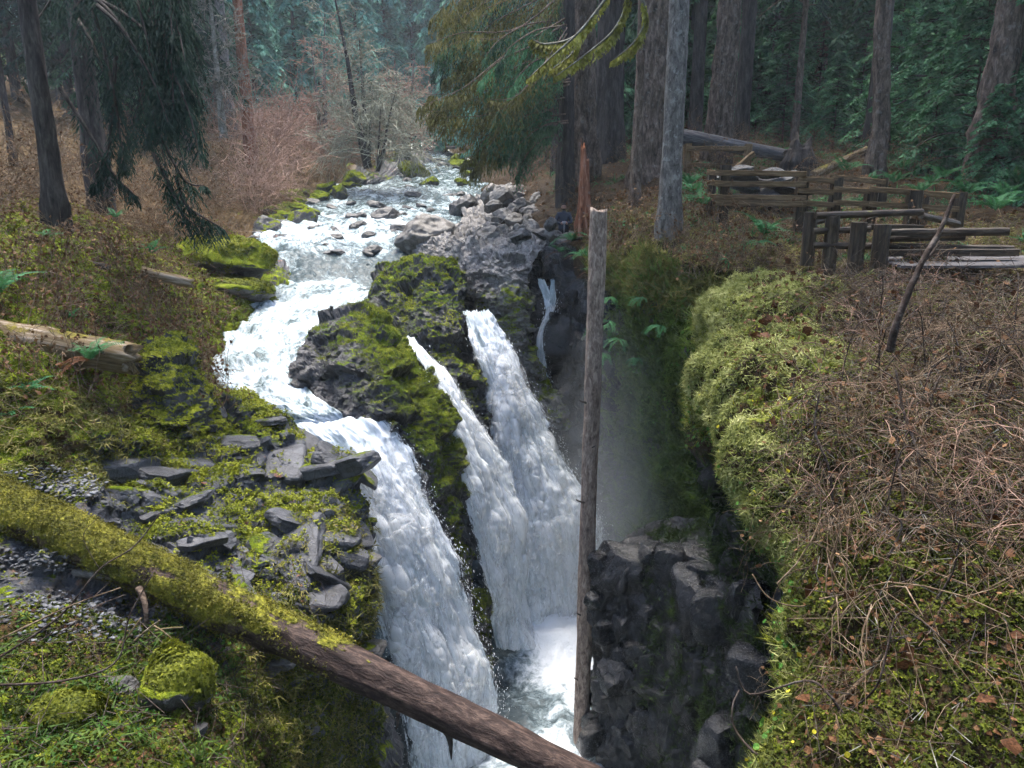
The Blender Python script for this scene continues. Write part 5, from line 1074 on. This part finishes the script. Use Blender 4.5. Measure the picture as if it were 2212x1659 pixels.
for k, (px, py, d, s) in enumerate(((1235,520,25.2,.9),(1212,545,25.4,.8),(1260,555,23.8,.8),(1285,590,22.6,.7))): fern(P(px, py, d), s, 9, 'sword fern hanging at the top of the cliff beside the upright log', 'ferns at the cliff top', 10 + k, 1, .3)
for k, (px, py, d, s) in enumerate(((1340,690,20.9,.8),(1365,730,20.3,.55),(1330,760,21.4,.5),(1410,640,19.3,.5),(1455,700,18.4,.5),(1345,640,21.2,.5),(1400,770,20,.4))): fern(np.array(P(px, py, d)) + np.array([-.35, -.25, 0]), s, 6, 'fern hanging from the shaded cliff face', 'ferns on the cliff face', 20 + k, k % 2, .8, -2.2, 3.0)
for k, (px, py, d) in enumerate(((2010,400,24),(1930,395,25),(2090,420,22),(1880,400,26),(1990,420,22.5),(2120,400,24),(1500,420,22),(1520,445,21),(1490,400,24))): fern(P(px, py, d), .75, 8, 'sword fern in the undergrowth behind the fences', 'ferns behind the fences', 40 + k)
for k, (px, py, d) in enumerate(((1620,350,31),(1680,345,32),(1830,370,27),(1950,365,28),(2040,385,25),(2170,430,21),(2150,455,19.5),(1780,345,32),(1990,350,31),(2080,365,28),(1560,335,34),(2200,400,23))): fern(P(px, py, d), .9, 8, 'tall fern among the brown forest floor under the conifers', 'ferns under the right conifers', 80 + k)
for k, (px, py, d) in enumerate(((20,560,16.4),(60,850,12.2),(25,900,11.8),(150,690,15.0),(250,470,20))): fern(P(px, py, d), .45, 8, 'small fern half hidden in the brown stalks of the left bank', 'small ferns of the left bank', 60 + k, 2)

# ------------------------------------------------------------------ bare shrubs and brambles
def shrub_proto(name, seed, H, n, mat, spread, depth=2, droop=.1, curl=.3, rad=.016, leaves=0, leafmat=None, split=3, minr=.0045):
    r = np.random.default_rng(seed); seg = []
    for k in range(n):
        a = r.random() * 6.28; d = np.array([math.cos(a) * spread, math.sin(a) * spread, 1.0]); d /= np.linalg.norm(d); grow(r, (r.normal(0, .15), r.normal(0, .15), -.05), d, H * (.6 + .5 * r.random()), rad, depth, seg, droop, split, curl, minr)
    root = empty(name, (0, 0, 0)); st = wood(seg, 3).build('stems', mat, root)
    if leaves:
        allp = np.concatenate([s[0][2:] for s in seg]); pk = allp[r.choice(len(allp), leaves)]; V, F = stamp(*LEAF, pk, r.normal(0, 1, (leaves, 3)), .03 + .05 * r.random(leaves), r); tag(mesh('withered_leaves', V, F, leafmat, root, False), kind='stuff')
    return root
LEAF = (np.array([(-.5, 0, 0), (-.1, .45, .08), (.5, .1, .15), (.55, -.1, .12), (-.1, -.45, .1)]), np.array([(0, 1, 4), (1, 2, 4), (2, 3, 4)]))
ROUND = (np.array([(math.cos(a) * (.5 + .06 * (k % 2)), math.sin(a) * (.5 + .06 * (k % 2)), .05 * (k % 2)) for k, a in enumerate(np.arange(8) * .785)]), np.array([(0, 1, 2), (0, 2, 3), (0, 3, 4), (0, 4, 5), (0, 5, 6), (0, 6, 7)]))
SH = {'pink': [shrub_proto('bare_shrub', 500 + k, 2.6, 9, M_twig_pink, .55, 2, .05, .3, .018, 200, M_leaf_dead, minr=.011) for k in range(3)],
      'brown': [shrub_proto('bare_shrub', 510 + k, 1.5, 10, M_twig, .7, 2, .12, .35, .012, 320, M_leaf_dead, minr=.006) for k in range(3)],
      'stalk': [shrub_proto('dry_stalks', 520 + k, .9, 8, M_twig, .5, 1, .2, .3, .008, 70, M_leaf_dead, 2, minr=.004) for k in range(3)],
      'bramble': [shrub_proto('bramble_bush', 530 + k, 1.25, 10, (M_twig, M_twig_pink, M_twig)[k % 3], 1.1, 2, .42, .35, .008, 40, M_leaf_dead, 3, minr=.0028) for k in range(4)]}
used2 = set()
def shrub(kind, k, loc, sc, label, group, cat='shrub'):
    pr = SH[kind][k % len(SH[kind])]; o = copy_tree(pr) if id(pr) in used2 else pr; used2.add(id(pr)); o.location = loc; o.scale = (sc, sc, sc); o.rotation_euler = (rt.normal(0, .12), rt.normal(0, .12), rt.random() * 6.28); return tag(o, label, cat, group)
u, v = left.u, left.v
pos, nn, _ = left.scatter(150, (1 - smooth01(v, 3.6, 4.6)) * smooth01(v, .2, .6) * smooth01(u, 1.6, 2.2) * (1 - smooth01(u, 4.6, 4.9)), rt)
for k in range(150): shrub('pink' if pos[k][0] > -.36 * pos[k][1] else 'brown', k, pos[k], .7 + .6 * rt.random(), 'bare pinkish shrub of the thicket on the left shore upstream' if pos[k][0] > -.36 * pos[k][1] else 'low brown shrub with withered leaves on the left slope upstream', 'bare thicket on the left shore' if pos[k][0] > -.36 * pos[k][1] else 'brown shrubs on the left slope')
pos, nn, _ = left.scatter(70, smooth01(v, 3.6, 4.4) * (1 - smooth01(v, 5.4, 6.2)) * smooth01(u, .8, 1.6) * (1 - smooth01(u, 4.3, 4.8)), rt)
for k in range(32): shrub('brown', k, pos[k], .6 + .4 * rt.random(), 'leafless brown bush around the dark trunk on the left slope', 'brown bushes around the dark trunk')
pos, nn, _ = left.scatter(60, smooth01(v, 5.6, 6.2) * (1 - smooth01(v, 8.6, 9.3)) * smooth01(u, 1.2, 1.9) * (1 - smooth01(u, 4.4, 4.9)), rt)
for k in range(60): shrub('stalk', k, pos[k], .7 + .7 * rt.random(), 'dry brown stalks standing in the mossy left bank', 'dry stalks on the left bank', 'plant')
pos, nn, _ = left.scatter(44, smooth01(v, .8, 1.4) * (1 - smooth01(v, 3.6, 4.2)) * smooth01(u, 4.1, 4.5) * (1 - smooth01(u, 4.85, 5.0)), rt)
for k in range(44): shrub('brown' if k % 3 else 'pink', k, pos[k], .5 + .35 * rt.random(), 'low bare bush along the stony edge of the left shore', 'low bushes along the left shore')
u, v = mound.u, mound.v
pos, nn, _ = mound.scatter(56, smooth01(u + .25 * np.sin(v * 1.7) - mlim, .1, .8) * smooth01(v, .2, .6) * (1 - .8 * smooth01(v, 4.8, 6.2)) * (1 - smooth01(v, 8, 8.5)) * (1 - smooth01(u, 7.3, 7.9)), rt)
for k in range(56): shrub('bramble', k, pos[k], (.7 + .7 * rt.random()) * (1 if pos[k][1] < 13 else .45), 'leafless arching bramble in the tangle over the mossy mound', 'brambles of the mound tangle')
u, v = bank.u, bank.v
pos, nn, _ = bank.scatter(80, smooth01(v, 1.9, 2.3) * (1 - smooth01(v, 3.6, 4.2)) * smooth01(u, .2, .6) * (1 - smooth01(u, 3.5, 3.9)), rt)
for k in range(80): shrub('brown', k, pos[k], .45 + .35 * rt.random(), 'brown undergrowth bush on the forest floor behind the fences', 'undergrowth behind the fences')
pos, nn, _ = bank.scatter(46, smooth01(v, 4.2, 4.8) * smooth01(u, .8, 1.2) * (1 - smooth01(u, 2.9, 3.2)), rt)
for k in range(46): shrub('stalk', k, pos[k], .8 + .5 * rt.random(), 'straggling brown stalks at the cliff top between trunk and fence', 'stalks at the cliff top', 'plant')
# single sticks and canes one can point at
def stick(pts, r, mat, label, name='stick', side=None, cat='stick'):
    pts = [np.array(p) for p in pts]; V, F = tube(spline(pts, 26), np.linspace(r[0], r[1], 26), 7); b = pts[0]; V = V + rng.normal(0, r[1] * .15, V.shape)
    root = empty(name, b, label, cat); mesh('stem', V - b, F, mat, root)
    for q in side or []:
        q = [np.array(p) for p in q]; V, F = tube(spline(q, 12), np.linspace(r[1] * .9, r[1] * .4, 12), 5); mesh('side_twig', V - b, F, mat, root)
    return root
stick([P(1922,760,9.6), P(1940,690,9.6), P(1990,570,9.7), P(2030,500,9.8), P(2062,420,9.9)], (.055, .022), M_twig_dark, 'thick dark bare stem leaning over the bramble tangle', side=[[P(1990,570,9.7), P(2015,545,9.8), P(2030,520,9.9)]], cat='stem')
stick([P(1850,1250,8.0), P(1880,1180,8.1), P(1975,1140,8.3), P(2080,1100,8.6), P(2212,1060,8.9)], (.03, .022), M_twig_pale, 'long pale fallen branch lying through the bramble tangle', cat='branch')
stick([P(2010,1330,7.2), P(1990,1240,7.5), P(1960,1140,7.9), P(1948,1050,8.2), P(1935,960,8.5)], (.022, .012), M_twig_dark, 'dark upright cane crossing the pale fallen branch', cat='cane')
stick([P(1800,1100,8.6), P(1790,1010,8.7), P(1760,930,8.9), P(1770,850,9.0)], (.018, .010), M_twig_dark, 'dark curved cane at the left side of the bramble tangle', cat='cane')
stick([P(1960,1080,8.3), P(1985,1000,8.4), P(1950,880,8.8), P(1935,800,9.0)], (.022, .012), M_twig_dark, 'knotted dark cane below the thick leaning stem', cat='cane')
stick([P(1870,1640,5.8), P(1830,1560,6.0), P(1790,1500,6.1), P(1740,1470,6.3), P(1620,1500,6.7), P(1590,1440,6.8)], (.018, .007), M_twig_dark, 'thin cane arching out over the gorge from the mound', cat='cane')
stick([P(1740,1659,6.0), P(1650,1640,6.3), P(1590,1580,6.6), P(1582,1530,6.7), P(1597,1490,6.8)], (.016, .007), M_twig_dark, 'curled dark cane hanging in front of the dark wall', cat='cane')
stick([P(1780,1540,6.2), P(1850,1480,6.4), P(1900,1420,6.6), P(1945,1380,6.8)], (.02, .012), M_twig, 'grey forked branch low on the mossy mound', side=[[P(1870,1460,6.4), P(1840,1420,6.5), P(1830,1390,6.6)]], cat='branch')
stick([P(1880,1300,7.2), P(1800,1300,7.5), P(1720,1310,7.8), P(1660,1290,8.0), P(1625,1240,8.2)], (.014, .006), M_twig, 'thin bowed twig reaching out over the dark cliff', cat='twig')
stick([P(0,1420,6.9), P(130,1330,7.1), P(215,1230,7.3), P(290,1180,7.5), P(345,1110,7.6)], (.012, .006), M_twig_dark, 'long thin twig rising in front of the mossy log', side=[[P(215,1230,7.3), P(180,1160,7.4), P(210,1120,7.5)]], cat='twig')
stick([P(-10,1480,6.4), P(140,1470,6.6), P(250,1430,6.8), P(280,1330,7.0), P(330,1240,7.2)], (.013, .006), M_twig_dark, 'bowed dark twig over the mossy near bank', cat='twig')
stick([P(-20,1390,6.8), P(150,1310,7.0), P(260,1270,7.2)], (.010, .006), M_twig, 'straight thin twig above the gravel pocket', cat='twig')
for k, (a, b) in enumerate((((305,1335),(262,1398)),((330,1350),(372,1380)),((335,1362),(395,1355)),((290,1385),(345,1340)))): stick([P(*a, 8.6), P((a[0] + b[0]) / 2, (a[1] + b[1]) / 2 - 2, 8.55), P(*b, 8.5)], (.012, .008), M_log_pale, 'broken pale stick in the small pile under the mossy log', cat='stick')['group'] = 'broken sticks under the mossy log'

rc = np.random.default_rng(404); cpos, cn, _ = mound.scatter(26, smooth01(mound.u + .25 * np.sin(mound.v * 1.7) - mlim, .1, .8) * smooth01(mound.v, 1.2, 2) * (1 - smooth01(mound.v, 7, 8)) * (1 - smooth01(mound.u, 7.2, 7.6)), rc)
for k in range(26):
    b = cpos[k]; a = rc.random() * 6.28; L = .7 + .9 * rc.random(); dx, dy = math.cos(a) * .45 * L, math.sin(a) * .45 * L; j = rc.normal(0, .06, (3, 3))
    stick([b, b + np.array([dx * .2, dy * .2, .4 * L]) + j[0], b + np.array([dx * .6, dy * .6, .75 * L]) + j[1], b + np.array([dx * 1.3, dy * 1.3, .8 * L * (.6 + .4 * rc.random())]) + j[2]], (.013, .005), M_twig_dark, 'dark bare cane rising crooked out of the bramble tangle', cat='cane',
          side=[[b + np.array([dx * .6, dy * .6, .75 * L]) + j[1], b + np.array([dx * .3, dy * .9, .95 * L]), b + np.array([dx * .1, dy * 1.2, 1.0 * L])]])['group'] = 'dark canes in the tangle'
# ------------------------------------------------------------------ fine cover
def cover(name, patch, n, mask, shape, mat, size, align=.7, jit=.4, lift=0.0, down=0.0, seed=1):
    r = np.random.default_rng(seed); p, nn, _ = patch.scatter(n, mask, r); d = nn * align + r.normal(0, jit, nn.shape) + np.array([0, 0, .25 - down])
    V, F = stamp(*shape, p + nn * lift * r.random((n, 1)), d, size[0] + (size[1] - size[0]) * r.random(n) ** 1.5, r)
    return tag(mesh(name, V, F, mat, None, False), kind='stuff')
u, v, N = left.u, left.v, left.N
infr = smooth01(u, 1.15, 1.55); lm = left.attrs['moss']; nz = fbm(left.G * 1.5, 3, 99)
cover('moss_cover', left, 52000, infr * smooth01(v, 5.5, 6.5) * (1 - smooth01(v, 14.2, 15)) * smooth01(N[..., 2] * .5 + nz * .5 + lm, .75, 1.05) * (u < 6), TUFT, M_moss_leaf, (.02, .055), seed=1)
cover('leaf_litter', left, 8000, infr * smooth01(v, 3.8, 5) * (1 - smooth01(v, 8.5, 9.6)) * (u < 4.9), LEAF, M_leaf_dead, (.03, .11), .5, .6, .1, seed=2)
cover('grass', left, 2600, smooth01(u, 3.6, 4.6) * (1 - smooth01(u, 5.5, 6)) * smooth01(v, 11, 12) * (1 - smooth01(v, 14.5, 15)), TUFT_LONG, M_grass, (.06, .18), .6, .35, seed=3)
cover('moss_cover', left, 9000, infr * smooth01(v, 4.2, 5.0) * (1 - smooth01(v, 6.6, 7.2)) * (u < 5) * (.3 + smooth01(fbm(left.G * .8, 3, 91), -.1, .4)), TUFT, M_moss_leaf, (.04, .10), seed=41)
cover('grass', left, 2200, infr * smooth01(v, 8, 9) * (1 - smooth01(u, 3.2, 3.8)) * (1 - smooth01(v, 10, 11)), TUFT_LONG, M_grass, (.06, .16), .6, .35, seed=4)
cover('clover_leaves', left, 1500, infr * (1 - smooth01(u, 3.4, 4.2)) * (smooth01(v, 12.8, 13.6) + .5 * smooth01(v, 8.6, 9.2) * (1 - smooth01(v, 10.3, 10.8))) * smooth01(nz, .05, .5), ROUND, M_leaf_green, (.02, .05), .6, .5, .06, seed=5)
cover('clover_leaves', left, 420, smooth01(u, 3.7, 3.9) * (1 - smooth01(u, 4.2, 4.4)) * smooth01(v, 13.2, 13.4) * (1 - smooth01(v, 14.2, 14.5)), ROUND, M_leaf_green, (.035, .07), .6, .5, .05, seed=6)
u, v, N = mound.u, mound.v, mound.N
e = smooth01(u, 2.2, 2.9)
cover('moss_cover', mound, 26000, e * (1 - .9 * smooth01(u + .25 * np.sin(v * 1.7) - mlim, 0, .9)) * (1 - smooth01(v, 4.6, 6)) * (.25 + smooth01(fbm(mound.G * 2.2, 3, 97), -.25, .3)) , TUFT_LONG, M_moss_pale, (.04, .12), .45, .5, seed=11)
cover('moss_cover', mound, 20000, e * smooth01(v, 3.8, 5.2) * (1 - smooth01(v, 8.6, 9)) * (u < 7.8), TUFT, leaf_mat('olive_moss_tufts', (.010, .016, .004), (.04, .05, .009), (.11, .12, .02)), (.02, .07), .6, .5, seed=20)
cover('moss_cover', mound, 24000, e * (.7 + .3 * smooth01(v, 3.0, 4.6)) * (1 - smooth01(v, 8.6, 9)) * (u < 7.8), TUFT, M_moss_leaf, (.02, .06), .6, .5, seed=12)
cover('leaf_litter', mound, 9000, smooth01(u, 4.4, 5.2) * (1 - smooth01(v, 8, 8.6)), LEAF, M_leaf_dead, (.025, .09), .5, .7, .12, seed=13)
cover('dead_leaves', mound, 420, smooth01(u, 4.6, 5.4) * (1 - smooth01(v, 8, 8.6)), LEAF, leaf_mat('big_brown_leaves', (.02, .008, .004), (.06, .026, .012), (.15, .07, .035), scale=5, trans=.1), (.09, .2), .5, .7, .3, seed=17)
cover('hanging_moss', mound, 5000, smooth01(u, 2.2, 2.7) * (1 - smooth01(u, 3.9, 4.5)) * (v < 8.4), TUFT_HANG, M_moss_pale, (.04, .11), .5, .6, 0, .8, 18)
cover('hanging_moss', mound, 2500, smooth01(u, 1.9, 2.4) * (1 - smooth01(u, 3.2, 3.8)) * (v < 8.4), TUFT_HANG, M_moss_leaf, (.04, .13), .5, .5, 0, 1.1, 19)
cover('ivy_leaves', mound, 1500, smooth01(u, 1.9, 2.4) * (1 - smooth01(u, 3.4, 4.2)) * smooth01(v, 1.5, 2.5) * (1 - smooth01(v, 7.8, 8.4)), ROUND, M_leaf_green, (.025, .075), .7, .5, .12, seed=14)
cover('yellow_leaves', mound, 90, smooth01(u, 2.0, 2.6) * (1 - smooth01(u, 5, 6)) * smooth01(v, 2, 3), ROUND, M_leaf_yellow, (.03, .07), .7, .5, .12, seed=15)
STK = (np.array([(-.012, 0, 0), (.006, .01, 0), (.006, -.01, 0), (-.012, 0, 1), (.006, .01, 1.0), (.006, -.01, 1)]), np.array([(0, 1, 4), (0, 4, 3), (1, 2, 5), (1, 5, 4), (2, 0, 3), (2, 3, 5)]))
def litter_sticks(name, patch, n, mask, mat, size, seed):
    r = np.random.default_rng(seed); p, nn, _ = patch.scatter(n, mask, r); t = np.cross(nn, r.normal(0, 1, nn.shape)); t /= np.linalg.norm(t, axis=1, keepdims=True); s = size[0] + (size[1] - size[0]) * r.random(n) ** 2
    V, F = stamp(*STK, p + nn * (.02 + .28 * r.random((n, 1)) ** 1.5), t + nn * r.normal(0, .25, (n, 1)), np.stack([np.full(n, .38), np.full(n, .38), s], -1), r); return tag(mesh(name, V, F, mat, None, False), kind='stuff')
tm = smooth01(u + .25 * np.sin(v * 1.7) - mlim, -.1, .8) * (1 - .7 * smooth01(v, 4.8, 6.2)) * (1 - smooth01(v, 8, 8.6)) * (1 - smooth01(u, 7.4, 8))
litter_sticks('twig_litter', mound, 2600, tm, M_twig, (.15, .8), 21); litter_sticks('twig_litter', mound, 2200, tm, M_twig_pale, (.08, .4), 22); litter_sticks('twig_litter', mound, 4500, tm, M_twig_dark, (.2, .9), 23)  # the pale sticks put white glints of wet twigs into colour
u, v = bank.u, bank.v
cover('low_plants', bank, 7000, smooth01(v, 1.6, 2.4) * (1 - smooth01(v, 5.6, 6)) * smooth01(u, .8, 1.3) * smooth01(fbm(bank.G * .5, 3, 92), -.1, .35), TUFT_LONG, M_fern, (.08, .26), .6, .4, seed=36)
cover('leaf_litter', bank, 5000, smooth01(v, 2.2, 3.4) * smooth01(u, .3, .8), LEAF, M_leaf_dead, (.05, .14), .5, .6, .1, seed=31)
cover('moss_cover', bank, 11000, smooth01(v, 3.8, 4.6) * smooth01(u, .5, 1) * (1 - smooth01(u, 3.3, 3.8)), TUFT_LONG, M_grass, (.05, .16), .6, .6, seed=32)
litter_sticks('twig_litter', bank, 3000, smooth01(v, 3.6, 4.6) * smooth01(u, .6, 1) * (1 - smooth01(u, 3.2, 3.6)), M_twig, (.2, .9), 33)
u, v = left.u, left.v
cover('leaf_litter', left, 2500, infr * smooth01(v, 12.2, 13) * (1 - smooth01(u, 4, 4.8)), LEAF, M_leaf_dead, (.02, .06), .5, .6, .04, seed=35)
cover('moss_cover', left, 7000, infr * smooth01(v, 12.4, 13) * (1 - smooth01(v, 15.6, 15.9)) * (u < 6), TUFT, M_moss_leaf, (.02, .06), seed=37)
cover('moss_cover', left, 24000, infr * smooth01(v, 12.2, 13) * (1 - smooth01(v, 15.6, 15.9)) * (u < 6), TUFT, leaf_mat('dark_shaded_moss_tufts', (.012, .022, .005), (.045, .06, .010), (.12, .14, .02)), (.02, .07), seed=36)  # darker moss; tree shade over the near bank is put into its colour
cover('grass', left, 500, infr * smooth01(v, 12.6, 13.4) * (u < 4.6) * smooth01(fbm(left.G * 1.1, 2, 94), 0, .4), TUFT_LONG, leaf_mat('green_grass', (.018, .04, .008), (.05, .095, .018), (.13, .19, .045)), (.07, .2), .6, .3, seed=39)
litter_sticks('twig_litter', left, 900, infr * smooth01(v, 12.4, 13) * (u < 4.8), M_twig_dark, (.15, .6), 40)
litter_sticks('twig_litter', left, 3600, infr * smooth01(v, 4, 5) * (1 - smooth01(v, 9, 9.6)) * (u < 4.9), M_twig, (.15, .7), 34)
u, v = cliff.u, cliff.v
M_drape = leaf_mat('wall_moss', (.008, .017, .006), (.022, .042, .012), (.05, .08, .022))
cover('hanging_moss', pillar, 6500, smooth01(pillar.u, 1.8, 3.4) * (1 - smooth01(pillar.v, 3.6, 4.6)) * (.15 + smooth01(fbm(pillar.G * np.array([1.4, 1.4, .5]), 3, 93), -.1, .4)), TUFT_HANG, M_drape, (.05, .14), .6, .3, .05, 1.0, 44)
cover('hanging_moss', mound, 5000, smooth01(mound.u, .4, .9) * (1 - smooth01(mound.u, 2.3, 2.8)) * (mound.v < 8.4), TUFT_HANG, M_drape, (.07, .24), .6, .3, .05, 1.0, 45)
cover('moss_cover', left, 9000, lmask * (.2 + smooth01(fbm(left.G * 1.3, 3, 95), -.1, .4)), TUFT, M_moss_leaf, (.03, .07), .6, .4, .12, seed=38)
cover('hanging_moss', cliff, 11000, smooth01(u, 3.4, 4.4) * (1 - smooth01(v, 4.6, 5.8)), TUFT_HANG, leaf_mat('cliff_moss', (.02, .04, .010), (.06, .10, .02), (.13, .19, .04)), (.08, .28), .6, .3, 0, 1.0, 41)
cover('cliff_leaves', cliff, 1300, smooth01(u, 3.8, 4.6) * (1 - smooth01(v, 3, 4.2)), ROUND, M_leaf_green, (.03, .10), .7, .5, .15, 0, 42)
cover('cliff_grass', cliff, 5000, smooth01(u, 3.6, 4.4) * (1 - smooth01(v, .5, 1.4)), TUFT_HANG, M_grass, (.07, .22), .6, .5, 0, .7, 43)
tag(cover('moss_cover', hump, 5000, smooth01(hump.N[..., 2] + .6 * fbm(hump.G * 1.5, 3, 96), .1, .8), TUFT, M_moss_leaf, (.02, .05), .7, .35, seed=55))
for pt, nm, sd_, n in ((fin_far, 'moss_cover', 51, 6000), (fin_near, 'moss_cover', 52, 9000)):
    cover(nm, pt, n, smooth01(pt.N[..., 2] * .8 + pt.attrs['moss'] + .35 * fbm(pt.G * 1.5, 3, 98), .9, 1.2), TUFT_HANG if sd_ == 52 else TUFT, M_moss_leaf, (.02, .07), .7, .35, 0, .2, sd_)
# ------------------------------------------------------------------ air: valley haze and spray over the plunge pool
def volume(name, V, F, dens, col, loc=(0, 0, 0), aniso=.2):
    o = mesh(name, V, F, None, None, True); o.location = loc; m = bpy.data.materials.new(name); m.use_nodes = True; t = m.node_tree; t.nodes.remove(t.nodes['Principled BSDF'])
    pv = t.nodes.new('ShaderNodeVolumePrincipled'); pv.inputs['Density'].default_value = dens; pv.inputs['Color'].default_value = (*col, 1); pv.inputs['Anisotropy'].default_value = aniso
    t.links.new(pv.outputs[0], t.nodes['Material Output'].inputs['Volume']); o.data.materials.append(m); return tag(o, kind='stuff')
bx = np.array([(x, y, z) for x in (-190, 190) for y in (-6, 262) for z in (-15, 100)], float)
volume('haze', bx, np.array([(0, 1, 3, 2), (4, 6, 7, 5), (0, 4, 5, 1), (2, 3, 7, 6), (0, 2, 6, 4), (1, 5, 7, 3)]), .0005, (.80, .90, 1.0))
for (px, py, d, sx, sy, sz, dn) in ((1345,1050,19.8,2.4,2.6,5.0,.034),(1310,1200,19.6,1.9,2.4,3.4,.042),(1180,1290,20.0,1.9,1.8,1.8,.035),(1040,1650,14.4,2.0,1.4,1.4,.04)):
    for q in (1.0, .75, .5):
        volume('spray_mist', IV * np.array([sx, sy, sz]) * q, IF, dn * .42, (.86, .93, 1.0), P(px, py, d))
